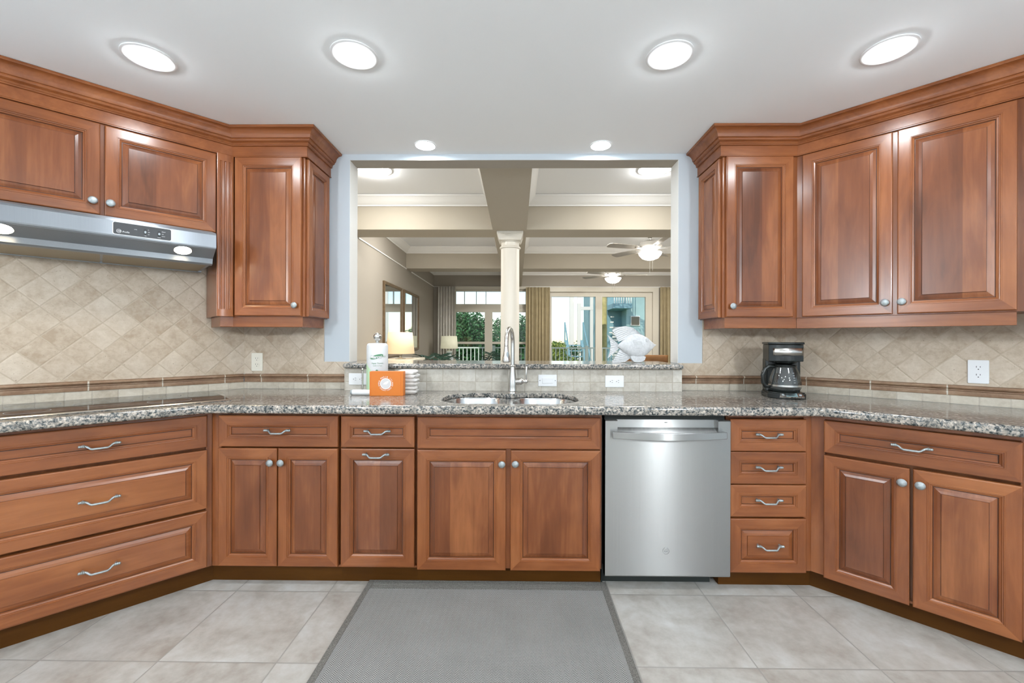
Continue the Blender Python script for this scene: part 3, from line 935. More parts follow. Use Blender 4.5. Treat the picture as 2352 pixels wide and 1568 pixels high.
# U4: right diagonal upper with two tall doors
r0 = UB * 0.41421
loc, rot = fr('R', r0, UB)
t = thing('wall_cabinet', 'wide cherry wall cabinet with two tall doors above the right counter', 'cabinet', loc, rot, 'cherry wall cabinets')
MB().prism([(0.0005, 0), (0.839, 0), (0.839, UB - 0.01), (-0.120, UB - 0.01)], ZU0, ZU1).build('body', M['wood_v'], t)
door(t, 0.028, 0.408, 1.371, 2.281, knob=(0.381, 1.428), bev=0.022)
door(t, 0.426, 0.810, 1.371, 2.281, knob=(0.443, 1.429), bev=0.022)
b = MB().box(-0.0035, 0.812, 0.010, 0.030, 1.306, 1.366)
b.build('light_rail', M['wood_h'], t, bevel=0.002)
# neighbour cut by the right picture edge
loc, rot = fr('R', r0 + 0.840, UB + 0.02)
t = thing('wall_cabinet', 'cherry wall cabinet at the right edge, mostly outside the picture', 'cabinet', loc, rot, 'cherry wall cabinets')
MB().box(0, 0.40, 0, UB, ZU0, ZU1).build('body', M['wood_v'], t)
door(t, 0.004, 0.39, 1.371, 2.281)
MB().box(0, 0.40, 0.012, 0.030, 1.306, 1.366).build('light_rail', M['wood_h'], t)

# U1: over the hood
loc, rot = fr('L', -1.135, UB)
t = thing('wall_cabinet', 'low cherry wall cabinet with two doors above the range hood', 'cabinet', loc, rot, 'cherry wall cabinets')
MB().box(0, 0.927, 0, UB - 0.01, 1.832, ZU1).build('body', M['wood_v'], t)
door(t, 0.010, 0.457, 1.838, 2.280, knob=(0.432, 1.899))
door(t, 0.473, 0.925, 1.836, 2.279, knob=(0.494, 1.898))

# crown mouldings
CP = [(-0.004, 2.2995), (0.000, 2.286), (0.014, 2.286), (0.014, 2.290), (0.010, 2.294), (0.010, 2.346), (0.019, 2.348), (0.0215, 2.352), (0.018, 2.3555), (0.0205, 2.358), (0.0235, 2.362), (0.0215, 2.366),
      (0.027, 2.368), (0.033, 2.372), (0.036, 2.378), (0.0355, 2.383), (0.041, 2.384), (0.043, 2.387), (0.045, 2.398), (0.051, 2.410), (0.061, 2.420), (0.074, 2.4255), (0.079, 2.426), (0.082, 2.430), (0.082, 2.4385), (-0.004, 2.4385)]
o = sweep([P2('L', -1.138, UB), crn, (-1.222, YU), (-1.222, D - 0.002)], CP).build('crown_moulding', M['wood_h'], smooth=28)
tag(o, 'cherry crown moulding along the top of the left wall cabinets', 'moulding', 'cherry crown mouldings')
o = sweep([(XS, D - 0.002), (XS, YU), crR, P2('R', 1.40, UB)], CP).build('crown_moulding', M['wood_h'], smooth=28)
tag(o, 'cherry crown moulding along the top of the right wall cabinets', 'moulding', 'cherry crown mouldings')

# ------------------------------------------------------------------ range hood
loc, rot = fr('L', -1.112, 0.0)
t = thing('range_hood', 'stainless steel range hood over the cooktop, two lamps lit', 'range hood', loc, rot)
wH = 0.877
prof = [(-0.010, 1.831), (-0.345, 1.831), (-0.458, 1.803), (-0.474, 1.797), (-0.481, 1.786), (-0.4795, 1.722), (-0.477, 1.716), (-0.473, 1.713), (-0.469, 1.716), (-0.467, 1.712), (-0.392, 1.678), (-0.386, 1.674),
        (-0.380, 1.660), (-0.376, 1.649), (-0.366, 1.643), (-0.350, 1.641), (-0.346, 1.650), (-0.030, 1.650), (-0.028, 1.641), (-0.010, 1.641)]
MB().profile_x(prof, 0, wH).build('shell', M['hood_steel'], t, smooth=20, uv=(1, 0), bevel=0.0)
ft = MB()
for a, c in ((0.02, 0.434), (0.444, 0.857)):
    MB().box(a, c, -0.340, -0.034, 1.643, 1.649).build('grease_filter', M['filter'], t)
# lamps sit in the sloped underside of the visor
for xx in (0.135, 0.742):
    nrm = Vector((0, -0.034, -0.075)).normalized()
    mt = Matrix.Translation((xx, -0.4290, 1.6948)) @ Vector((0, 0, 1)).rotation_difference(nrm).to_matrix().to_4x4()
    lo = MB().lathe([(0.040, -0.004), (0.040, 0.001), (0.038, 0.002), (0.036, 0.001)], 28, 0, mt, cap=False).build('lamp_trim', M['hood_steel'], t, smooth=40, uv=(1, 0))
    MB().lathe([(0.0365, 0.0005), (0.030, 0.0012), (0.012, 0.0018), (1e-4, 0.0018)], 28, 0, mt, cap=False).build('lamp', M['hood_lens'], lo, smooth=60)
# control panel on the visor
fa, fb = Vector((0, -0.412, 1.800)), Vector((0, -0.402, 1.718))
tilt = 0.0
mp_ = Matrix.Translation((0.583, -0.4802, 1.754)) @ UPR
def rrect(w, h, r, n=5):
    pts = []
    for cx_, cy_, a0 in ((w / 2 - r, h / 2 - r, 0), (-w / 2 + r, h / 2 - r, 90), (-w / 2 + r, -h / 2 + r, 180), (w / 2 - r, -h / 2 + r, 270)):
        for k in range(n + 1):
            a = math.radians(a0 + 90 * k / n)
            pts.append((cx_ + r * math.cos(a), cy_ + r * math.sin(a)))
    return pts
MB().prism(rrect(0.216, 0.060, 0.008), -0.002, 0.0016, 0, mp_).build('panel_rim', M['letter_white'], t)
cpn = MB().prism(rrect(0.211, 0.0555, 0.007), -0.002, 0.0026, 0, mp_).build('control_panel', M['panel_grey'], t)
for xx in (0.008, 0.060):
    MB().prism(rrect(0.0125, 0.026, 0.006), 0.002, 0.0034, 0, mp_ @ Matrix.Translation((xx, -0.001, 0))).build('switch_recess', M['slot'], cpn)
    MB().prism(rrect(0.008, 0.012, 0.004), 0.0034, 0.0075, 0, mp_ @ Matrix.Translation((xx, -0.003, 0))).build('switch', M['tube_grey'], cpn)
lt = MB()
lt.lathe([(0.0086, 0.0026), (0.0086, 0.0031), (0.0076, 0.0031), (0.0076, 0.0026)], 24, 0, mp_ @ Matrix.Translation((-0.086, -0.013, 0)), cap=False)
for s, sz, x, y, sh, al in (('GE', 0.0105, -0.086, -0.013, 0.3, 'CENTER'), ('Profile', 0.0098, -0.075, -0.0145, 0.35, 'LEFT'), ('FILTER', 0.0036, -0.027, 0.004, 0, 'CENTER'), ('HI', 0.0042, 0.0175, 0.010, 0, 'LEFT'),
                        ('OFF', 0.0042, 0.0175, -0.001, 0, 'LEFT'), ('LO', 0.0042, 0.0175, -0.012, 0, 'LEFT'), ('FAN', 0.0042, 0.008, -0.020, 0, 'CENTER'),
                        ('BRIGHT', 0.0042, 0.0695, 0.010, 0, 'LEFT'), ('OFF', 0.0042, 0.0695, -0.001, 0, 'LEFT'), ('NIGHT', 0.0042, 0.0695, -0.012, 0, 'LEFT'), ('LIGHT', 0.0042, 0.060, -0.020, 0, 'CENTER')):
    g = text_geo(s, sz, 0.0002, al, sh)
    (lt if s in ('GE', 'Profile') else MB()).add(g[0], g[1], 0, mp_ @ Matrix.Translation((x, y, 0.003))) if s in ('GE', 'Profile') else MB().add(g[0], g[1], 0, mp_ @ Matrix.Translation((x, y, 0.003))).build('lettering', M['letter_white'], cpn)
lt.build('emblem_lettering', M['letter_white'], cpn)

# ------------------------------------------------------------------ cooktop, counter, ledge
# counter plan
OFF_L, OFF_R, YCF = 0.672, 0.668, 2.045
def cross_front(kind, off):
    # where the offset diagonal meets y = YCF
    if kind == 'L':
        run = (YCF - D) / S2 + off
        return P2('L', run, off)
    run = (D - YCF) / S2 - off
    return P2('R', run, off)
cl, cr = cross_front('L', OFF_L), cross_front('R', OFF_R)
def fillet(a, p, c, r, n=6):
    a, p, c = Vector(a), Vector(p), Vector(c)
    d1, d2 = (a - p).normalized(), (c - p).normalized()
    ang = d1.angle(d2)
    tl = r / math.tan(ang / 2)
    s, e = p + d1 * tl, p + d2 * tl
    return [tuple((s.lerp(p, u)).lerp(p.lerp(e, u), u)) for u in [i / n for i in range(n + 1)]]
eL, eR = P2('L', -1.135, OFF_L), P2('R', 1.22, OFF_R)
outer = [P2('L', -1.135, 0.010), (WLx + 0.004, D - 0.010), (WRx - 0.004, D - 0.010), P2('R', 1.22, 0.010), eR]
outer += fillet(eR, cr, cl, 0.10) + fillet(cr, cl, eL, 0.10) + [eL]
SX = -0.036
def sink_outline(x0, x1, y0, y1, r, notch=0.0, n=10):
    pts = []
    for cx_, cy_, a0 in ((x1 - r, y0 + r, -90), (x1 - r, y1 - r, 0), (x0 + r, y1 - r, 90), (x0 + r, y0 + r, 180)):
        for k in range(n + 1):
            a = math.radians(a0 + 90 * k / n)
            pts.append((cx_ + r * math.cos(a), cy_ + r * math.sin(a)))
        if a0 == 0 and notch:
            for k in range(1, 16):
                x = x1 - r + (x0 + r - x1 + r) * k / 16
                pts.append((x, y1 - notch * math.exp(-((x - SX) / 0.055) ** 2)))
    return pts
hole = sink_outline(-0.405, 0.335, 2.125, 2.548, 0.17, 0.045)
def front_line(d):
    p, q = cross_front('L', OFF_L - d), cross_front('R', OFF_R - d)
    dl, dr = P2('L', -1.135, OFF_L - d), P2('R', 1.22, OFF_R - d)
    k = d * 0.41421
    p, q = (p[0] - 0.0, YCF + d), (q[0], YCF + d)
    return [dr] + fillet(dr, q, p, 0.10) + fillet(q, p, dl, 0.10) + [dl]
def cross_d(kind, d):
    off = (OFF_L if kind == 'L' else OFF_R) - d
    run = (YCF + d - D) / S2 + off if kind == 'L' else (D - YCF - d) / S2 - off
    return P2(kind, run, off)
def edge_line(d):
    dl, dr = P2('L', -1.135, OFF_L - d), P2('R', 1.22, OFF_R - d)
    p, q = cross_d('L', d), cross_d('R', d)
    return [dr] + fillet(dr, q, p, 0.10) + fillet(q, p, dl, 0.10) + [dl]
back_part = [P2('L', -1.135, 0.010), (WLx + 0.004, D - 0.010), (WRx - 0.004, D - 0.010), P2('R', 1.22, 0.010)]
g = flat_shape([back_part + edge_line(0.030), hole[::-1]], 0.0120, 0.0030, 2)
cb_ = MB().add(g[0], g[1], 0, Matrix.Translation((0, 0, 0.0095)))
g = flat_shape([edge_line(0.0) + edge_line(0.050)[::-1]], 0.0215, 0.0135, 4)
ct = cb_.add(g[0], g[1], 0).build('countertop', M['granite'], loc=(0, 0, 0.8925), smooth=35)
tag(ct, 'speckled granite countertop running along all three base cabinet runs', 'countertop')
# raised bar ledge
g = flat_shape([[(-1.084, 2.63), (1.034, 2.63), (1.034, 3.08), (-1.084, 3.08)]], 0.0155, 0.011, 4)
o = MB().add(g[0], g[1], 0).build('bar_ledge', M['granite'], loc=(0, 0, 1.0703), smooth=35)
tag(o, 'raised granite ledge across the bottom of the pass-through opening', 'ledge')
# cooktop
loc, rot = fr('L', -1.120, 0.575, 0.9142)
t = thing('cooktop', 'black glass cooktop set in the left counter under the hood', 'cooktop', loc, rot)
MB().prism([(0, 0.006), (0.918, 0.006), (0.932, 0.02), (0.932, 0.505), (0.918, 0.512), (0, 0.512)], 0.0, 0.0055).build('glass_top', M['black_glass'], t)
MB().profile_x([(0.006, 0.0), (-0.014, 0.0), (-0.016, 0.003), (-0.012, 0.006), (0.006, 0.0068)], -0.01, 0.936).build('trim_strip', M['nickel'], t)
for (cx_, cy_, r_) in ((0.22, 0.37, 0.09), (0.22, 0.15, 0.07), (0.46, 0.27, 0.11), (0.70, 0.37, 0.07), (0.70, 0.15, 0.09)):
    MB().lathe([(r_, 0), (r_, 0.0003), (r_ - 0.003, 0.0003), (r_ - 0.003, 0)], 40, 0, Matrix.Translation((cx_, cy_, 0.0055)), cap=False).build('burner_ring', M['letter_grey'], t)

# ------------------------------------------------------------------ sink and faucet
t = thing('sink', 'stainless double bowl sink set under the granite counter', 'sink', (0, 0, 0.8875))
bowls = [(-0.388, -0.052, 2.140, 2.535, 0.14), (-0.020, 0.318, 2.140, 2.525, 0.14)]
def bowl_ring(bw, ins, r):
    x0, x1, y0, y1, _ = bw
    return sink_outline(x0 + ins, x1 - ins, y0 + ins, y1 - ins, max(0.03, r - ins), 0, 8)
fo = sink_outline(-0.425, 0.355, 2.115, 2.568, 0.18, 0.045)
g = flat_shape([fo] + [bowl_ring(bw, 0.0, bw[4])[::-1] for bw in bowls], 0.0012, 0.0004, 1)
MB().add(g[0], g[1], 0, Matrix.Translation((0, 0, 0.0008))).build('rim', M['sink_steel'], t, smooth=40)
for bw in bowls:
    b = MB()
    levels = [(0.0, 0.001), (0.004, -0.006), (0.010, -0.10), (0.018, -0.165), (0.040, -0.185), (0.10, -0.192)]
    n = len(bowl_ring(bw, 0, bw[4]))
    vs, fs = [], []
    for ins, z in levels:
        vs += [(x, y, z) for x, y in bowl_ring(bw, ins, bw[4])]
    for i in range(len(levels) - 1):
        for k in range(n):
            k2 = (k + 1) % n
            fs.append((i * n + k, i * n + k2, (i + 1) * n + k2, (i + 1) * n + k))
    fs.append(tuple(range((len(levels) - 1) * n, len(levels) * n)))
    b.add(vs, fs)
    bo = b.build('bowl', M['sink_steel'], t, smooth=45)
    cx_, cy_ = (bw[0] + bw[1]) / 2, (bw[2] + bw[3]) / 2
    MB().lathe([(0.045, 0), (0.045, 0.002), (0.036, 0.003), (0.033, 0.001), (0.01, 0.001), (1e-4, 0.003)], 24, 0, Matrix.Translation((cx_, cy_, -0.1925))).build('drain', M['nickel'], bo, smooth=40)

FX, FY = -0.024, 2.565
t = thing('faucet', 'brushed nickel gooseneck faucet with side lever behind the sink', 'faucet', (FX, FY, 0.9142))
MB().lathe([(0.0300, 0), (0.0300, 0.004), (0.0275, 0.008), (0.0285, 0.012), (0.0275, 0.016), (0.0272, 0.040), (0.0262, 0.070), (0.0235, 0.095), (0.0185, 0.125), (0.0155, 0.150), (0.0150, 0.158), (0.0195, 0.161), (0.0205, 0.165), (0.0185, 0.169), (0.0128, 0.171)], 32).build('body', M['nickel'], t, smooth=40)
pts = []
hx, hy = -0.034, -0.185
for i in range(6):
    pts.append((0, 0, 0.168 + 0.026 * i))
zc = 0.298
R_ = 0.5
for i in range(1, 17):
    a = PI * i / 16
    u = (1 - math.cos(a)) / 2
    pts.append((hx * u, hy * u, zc + 0.090 * math.sin(a)))
pts.append((hx * 1.01, hy * 1.01, zc - 0.012))
MB().tube(pts, 0.0122, 18).build('spout', M['nickel'], t, smooth=50)
so = MB().lathe([(0.0118, 0.0), (0.0128, -0.002), (0.0134, -0.014), (0.0152, -0.034), (0.0205, -0.058), (0.0240, -0.075), (0.0248, -0.086), (0.0225, -0.091), (0.012, -0.0925), (1e-4, -0.0925)][::-1], 28, 0,
                Matrix.Translation((hx * 1.01, hy * 1.01, zc - 0.012))).build('spray_head', M['nickel'], t, smooth=45)
MB().sphere((hx * 1.01 + 0.008, hy * 1.01 - 0.0172, zc - 0.060), 0.0105, 14, 10, 0, (0.62, 0.42, 1.9)).build('spray_button', M['tube_grey'], so, smooth=60)
st_ = Matrix.Translation((0.016, -0.006, 0.070)) @ Matrix.Rotation(PI / 2, 4, 'Y')
MB().lathe([(0.017, 0), (0.0185, 0.014), (0.0175, 0.030), (0.0195, 0.034), (0.0175, 0.040), (0.012, 0.046), (0.0085, 0.056), (0.0085, 0.060)], 24, 0, st_).build('valve', M['nickel'], t, smooth=40)
lv = MB().sphere((0.082, -0.006, 0.071), 0.0115, 16, 10)
lv.tube([(0.081, -0.006, 0.074), (0.082, -0.008, 0.110), (0.084, -0.010, 0.158), (0.0842, -0.010, 0.161)], [0.0042, 0.0052, 0.0070, 0.0045], 12)
lv.build('lever', M['nickel'], t, smooth=60)

# ------------------------------------------------------------------ wall plates
def outlet(label, kind, run, z, horiz=False, white=True, off=0.0085, y_abs=None, group='electrical outlets'):
    loc, rot = fr(kind, run, off, z)
    if y_abs: loc = (loc[0], y_abs, z)
    t = thing('outlet', label, 'outlet', loc, rot, group)
    mp = M['plate'] if white else M['ivory']
    w, h = (0.1165, 0.073) if horiz else (0.073, 0.1175)
    MB().prism(rrect(w, h, 0.004), 0.0, 0.0055, 0, UPR).build('cover_plate', mp, t, bevel=0.002)
    for s in (-1, 1):
        c = Matrix.Translation(((s * 0.0195, 0, 0) if horiz else (0, 0, s * 0.0195))) @ (Matrix.Rotation(PI / 2, 4, 'Y') if horiz else Matrix.Identity(4))
        b = MB()
        b.prism(rrect(0.034, 0.029, 0.0135), 0.0055, 0.0072, 0, c @ UPR)
        ro = b.build('receptacle', mp, t)
        q = MB()
        q.box(-0.0075, -0.0055, -0.0078, -0.0071, 0.001, 0.0095, 0, c).box(0.0055, 0.0075, -0.0078, -0.0071, 0.002, 0.0085, 0, c)
        q.lathe([(0.0024, 0.0071), (0.0024, 0.0078)], 10, 0, c @ Matrix.Translation((0, 0, -0.007)) @ UPR)
        q.build('slots', M['slot'], ro)
    return t
outlet('ivory upright outlet on the tiles under the left wall cabinet', 'B', -1.686, 1.0875, white=False)
outlet('white sideways outlet partly hidden behind the paper towel holder', 'B', -1.000, 0.986, True, y_abs=2.6595)
outlet('white sideways outlet on the knee wall right of the light switch', 'B', 0.6135, 0.9775, True, y_abs=2.6595)
outlet('white upright outlet on the tiles of the right wall', 'R', 0.836, 1.083)
t = thing('light_switch', 'white sideways rocker switch on the knee wall right of the faucet', 'switch', (0.1945, 2.6595, 0.9815))
MB().prism(rrect(0.1165, 0.073, 0.004), 0.0, 0.0055, 0, UPR).build('cover_plate', M['plate'], t, bevel=0.002)
MB().prism(rrect(0.067, 0.034, 0.002), 0.0055, 0.0085, 0, UPR @ Matrix.Rotation(0.03, 4, 'X')).build('rocker', M['plate'], t, bevel=0.001)
for s in (-1, 1): MB().lathe([(0.0025, 0.0055), (0.0025, 0.0066)], 10, 0, Matrix.Translation((s * 0.048, 0, 0)) @ UPR).build('screw', M['slot'], t)

# ------------------------------------------------------------------ things on the counter
ZT = 0.9142
# paper towel holder + roll
px_, py_ = -0.852, 2.578
t = thing('paper_towel_holder', 'brushed steel paper towel holder with ball finial behind the orange box', 'holder', (px_, py_, ZT))
MB().lathe([(0.088, 0), (0.088, 0.006), (0.080, 0.011), (1e-4, 0.012)], 40).build('base', M['nickel'], t, smooth=40)
MB().tube([(0, 0, 0.010), (0, 0, 0.315)], 0.0085, 14).build('post', M['nickel'], t, smooth=60)
MB().lathe([(0.010, 0.303), (0.012, 0.306), (0.010, 0.312), (0.012, 0.316)], 20).sphere((0, 0, 0.338), 0.0252, 24, 16).build('finial', M['nickel'], t, smooth=60)
b = MB().tube([(-0.080, -0.030, 0.008), (-0.080, -0.030, 0.134)], 0.0052, 12).sphere((-0.080, -0.030, 0.140), 0.0088, 14, 10)
b.build('side_arm', M['nickel'], t, smooth=60)
t = thing('paper_towel_roll', 'wrapped paper towel roll standing on the steel holder', 'paper towels', (px_, py_, ZT + 0.0125))
RR = 0.0632
b = MB()
prof = [(0.016, 0.0), (RR - 0.006, 0.0), (RR, 0.008), (RR, 0.268), (RR - 0.004, 0.280), (RR - 0.012, 0.286), (0.012, 0.288)]
b.lathe(prof, 48)
b.build('wrapper', M['paper'], t, smooth=50)
def wrap_shape(poly, z_mid, name, mat, rad=RR + 0.0005, sub=0.004):
    """flat outline (x arc length, z) bent round the roll towards the camera"""
    g = flat_shape([poly], 0.0002, 0.00005, 0)
    bm = bmesh.new()
    vs = [bm.verts.new(v) for v in g[0]]
    for f in g[1]:
        try: bm.faces.new([vs[i] for i in f])
        except ValueError: pass
    for x in [i * 0.006 - 0.09 for i in range(31)]:
        bmesh.ops.bisect_plane(bm, geom=bm.verts[:] + bm.edges[:] + bm.faces[:], plane_co=(x, 0, 0), plane_no=(1, 0, 0))
    bm.verts.index_update()
    vv = [v.co.copy() for v in bm.verts]
    ff = [[v.index for v in f.verts] for f in bm.faces]
    bm.free()
    out = []
    for c in vv:
        a = c.x / rad - PI / 2 + 0.27
        r = rad + max(0.0, c.z) 
        out.append((r * math.cos(a), r * math.sin(a), z_mid + c.y))
    return MB().add(out, ff).build(name, mat, t)
wrap_shape([(-0.098, -0.145), (0.030, -0.145), (0.020, -0.105), (-0.010, -0.06), (-0.040, -0.02), (-0.075, 0.012), (-0.098, 0.022)], 0.150, 'printed_area', M['green_pale'])
ell = [(0.040 * math.cos(a) - 0.002, 0.0125 * math.sin(a) + 0.010 * math.cos(a)) for a in [2 * PI * k / 28 for k in range(28)]]
wrap_shape(ell, 0.206, 'logo', M['green_logo'], RR + 0.0009)
def wrap_text(s, size, x, z, mat, name, rad, bold=0.0, shear=0.0):
    g = text_geo(s, size, 0.0, 'CENTER', shear, bold)
    out = []
    for c in g[0]:
        a = (c[0] + x) / rad - PI / 2 + 0.27
        out.append((rad * math.cos(a), rad * math.sin(a), z + c[1]))
    return MB().add(out, g[1]).build(name, mat, t)
wrap_text('Marcal', 0.0245, -0.006, 0.204, M['tube_grey'], 'brand_lettering', RR + 0.0012, 0.0016, 0.15)
wrap_text('Marcal', 0.0245, -0.006, 0.204, M['letter_white'], 'brand_lettering', RR + 0.0018, 0.0002, 0.15)
wrap_text('PRO', 0.0135, 0.044, 0.206, M['green_logo'], 'brand_lettering', RR + 0.0012)
wrap_text('Paper Towels', 0.0125, 0.004, 0.166, M['green_logo'], 'printed_lettering', RR + 0.0012)
wrap_text('Toallas de Papel', 0.0085, 0.004, 0.152, M['green_logo'], 'printed_lettering', RR + 0.0012)
dot = [(0.007 * math.cos(a), 0.007 * math.sin(a)) for a in [2 * PI * k / 20 for k in range(20)]]
wrap_shape(dot, 0.122, 'round_mark', M['green_logo'], RR + 0.0009)

# orange box
t = thing('gift_box', 'small orange cardboard box with a round white emblem on the counter', 'box', (-0.742, 2.402, ZT), math.radians(1.5))
bw_, bh_, bd_ = 0.191, 0.139, 0.052
MB().box(-bw_ / 2, bw_ / 2, 0.0, bd_, 0.0, bh_).build('carton', M['orange'], t, bevel=0.0015)
MB().box(-bw_ / 2 + 0.006, -bw_ / 2 + 0.0075, -0.0006, 0.001, 0.001, bh_ - 0.004).box(bw_ / 2 - 0.0145, bw_ / 2 - 0.013, -0.0006, 0.001, 0.001, bh_ - 0.004).box(-bw_ / 2 + 0.006, bw_ / 2 - 0.006, -0.0006, 0.001, bh_ - 0.0055, bh_ - 0.0045).build('flap_edges', M['orange_d'], t)
ex, ez = -0.004, 0.070
eb = MB()
circ = [(0.0275 * math.cos(a), 0.0275 * math.sin(a)) for a in [2 * PI * k / 40 for k in range(40)]]
g = flat_shape([[(0.0315 * math.cos(a), 0.0315 * math.sin(a)) for a in [2 * PI * k / 40 for k in range(40)]], circ[::-1]], 0.0003, 0.0001, 0)
eb.add(g[0], g[1], 0, Matrix.Translation((ex, -0.0006, ez)) @ UPR)
eo = eb.build('emblem_ring', M['letter_white'], t)
db_ = MB().prism(circ, 0.0, 0.0005, 0, Matrix.Translation((ex, 0, ez)) @ UPR)
db_.build('emblem_disc', simple('emblem_silver', (0.62, 0.60, 0.60), 0.5), eo)
lf = [(-0.016, -0.004), (-0.006, 0.007), (0.008, 0.014), (0.018, 0.016), (0.014, 0.004), (0.004, -0.004)]
MB().prism(lf, 0.0005, 0.0008, 0, Matrix.Translation((ex, 0, ez)) @ UPR).build('emblem_leaf', M['letter_white'], eo)
def ring_text(b, s, r, a_mid, step, flip=False, size=0.0125):
    n = len(s)
    for i, ch in enumerate(s):
        if ch == ' ': continue
        k = (i - (n - 1) / 2) * step
        a = math.radians(a_mid - k if not flip else a_mid + k)
        rot_ = a - PI / 2 if not flip else a + PI / 2
        g = text_geo(ch, size, 0.0002)
        b.add(g[0], g[1], 0, Matrix.Translation((ex, -0.0006, ez)) @ UPR @ Matrix.Translation((r * math.cos(a), r * math.sin(a), 0)) @ Matrix.Rotation(rot_, 4, 'Z'))
b = MB()
ring_text(b, 'ANNA MARIA ISLAND', 0.0385, 90, 13.5)
ring_text(b, 'VACATIONS', 0.0385, 270, 13.0, True)
b.build('emblem_lettering', M['letter_white'], t)

# white tube left of the box
t = thing('tube', 'white tube with a grey end cap lying left of the orange box', 'tube', (-0.958, 2.432, ZT + 0.0165))
rt = Matrix.Rotation(PI / 2, 4, 'Y')
MB().lathe([(0.0155, 0.012), (0.0160, 0.014), (0.0160, 0.120), (0.0140, 0.122)], 24, 0, rt).build('sleeve', M['plate'], t, smooth=40)
MB().lathe([(0.006, -0.001), (0.0125, 0.001), (0.0150, 0.006), (0.0150, 0.013)], 24, 0, rt).build('cap', M['tube_grey'], t, smooth=40)

# folded washcloths
def washcloth(label, x, y, z, rz, w, d, h, seed):
    rnd = random.Random(seed)
    b = MB()
    ph = [rnd.uniform(0, 6.28) for _ in range(6)]
    layers = 2
    lh = h / layers
    for k in range(layers):
        zc = (k + 0.5) * lh
        ins = rnd.uniform(0.0, 0.007)
        def fn(u, v, k=k, zc=zc, ins=ins):
            # soft rounded fold: cross-section in (x,z), swept along y with rounded ends
            a = 2 * PI * u
            ce, se = math.cos(a), math.sin(a)
            e = abs(v - 0.5) * 2
            rnd_ = (1 - e ** 6) ** 0.5 if e < 1 else 0.02
            X = (w / 2 - ins) * math.copysign(abs(ce) ** 0.55, ce)
            Zz = lh * 0.60 * math.copysign(abs(se) ** 0.75, se) * (0.25 + 0.75 * rnd_)
            X *= 0.94 + 0.06 * rnd_
            Y = (v - 0.5) * d
            wv = 0.0030 * math.sin(7 * v + ph[k] + 2 * u) + 0.0016 * math.sin(13 * v + a + ph[k + 3])
            return (X + wv * 1.2, Y + 0.003 * math.sin(3 * a + ph[k]), zc + Zz + wv * 0.8)
        b.grid(fn, 61, 25)
        for v in (0.0, 1.0):
            ring = [fn(i / 60, v) for i in range(60)]
            b.add(ring, [tuple(range(60))])
    o = b.build('washcloth', M['towel_white'], smooth=70, loc=(x, y, z), rot=rz)
    return tag(o, label, 'towel', 'folded white washcloths')
washcloth('folded white washcloth at the bottom of the stack beside the orange box', -0.652, 2.520, ZT, 0.10, 0.125, 0.115, 0.045, 1)
washcloth('folded white washcloth in the middle of the stack beside the orange box', -0.650, 2.522, ZT + 0.0462, 0.02, 0.126, 0.112, 0.044, 2)
washcloth('folded white washcloth on top of the stack beside the orange box', -0.655, 2.522, ZT + 0.0915, -0.08, 0.128, 0.112, 0.046, 3)

# coffee maker
t = thing('coffee_maker', 'black drip coffee maker with a glass carafe on the right counter', 'coffee maker', (1.522, 2.425, ZT), math.radians(-17))
hw = 0.088
def cm_outline(yb, yf_, w, bul=0.03, n=10):
    pts = [(-w, yb), (-w, yf_)]
    for k in range(n + 1):
        u = k / n
        pts.append((-w + 2 * w * u, yf_ - bul * math.sin(PI * u)))
    pts += [(w, yf_), (w, yb)]
    # drop duplicates
    out = []
    for p in pts:
        if not out or (abs(p[0] - out[-1][0]) + abs(p[1] - out[-1][1])) > 1e-5: out.append(p)
    return out
MB().prism(cm_outline(0.085, -0.055, 0.094, 0.050), 0.0, 0.028).prism(cm_outline(0.085, -0.050, 0.090, 0.046), 0.028, 0.034).build('base', M['black'], t, bevel=0.003)
MB().prism([(-hw, 0.085), (-hw, 0.020), (-0.075, 0.015), (0.075, 0.015), (hw, 0.020), (hw, 0.085)], 0.033, 0.215).build('water_tank', M['black'], t, bevel=0.004)
MB().prism(cm_outline(0.085, -0.040, 0.086, 0.030), 0.205, 0.300).build('brew_head', M['black'], t, bevel=0.004)
MB().lathe([(0.030, 0.190), (0.052, 0.196), (0.062, 0.206)], 28, 0, Matrix.Translation((0, -0.020, 0))).build('drip_basket', M['black'], t, smooth=40)
MB().prism(cm_outline(0.090, -0.043, 0.090, 0.031), 0.3005, 0.313).build('lid', M['black'], t, bevel=0.004)
# steel band curved over the brew head
def band(u, v):
    x = (u - 0.5) * 0.150 + 0.008
    q = (x + 0.086) / 0.172
    return (x, -0.0412 - 0.030 * math.sin(PI * q), 0.238 + 0.042 * v)
MB().grid(band, 17, 2).build('steel_band', M['nickel'], t, smooth=60, solid=0.001)
MB().lathe([(0.058, 0), (0.060, 0.003), (0.056, 0.006)], 32, 0, Matrix.Translation((0, -0.020, 0.0342))).build('warming_plate', M['black_matte'], t, smooth=40)
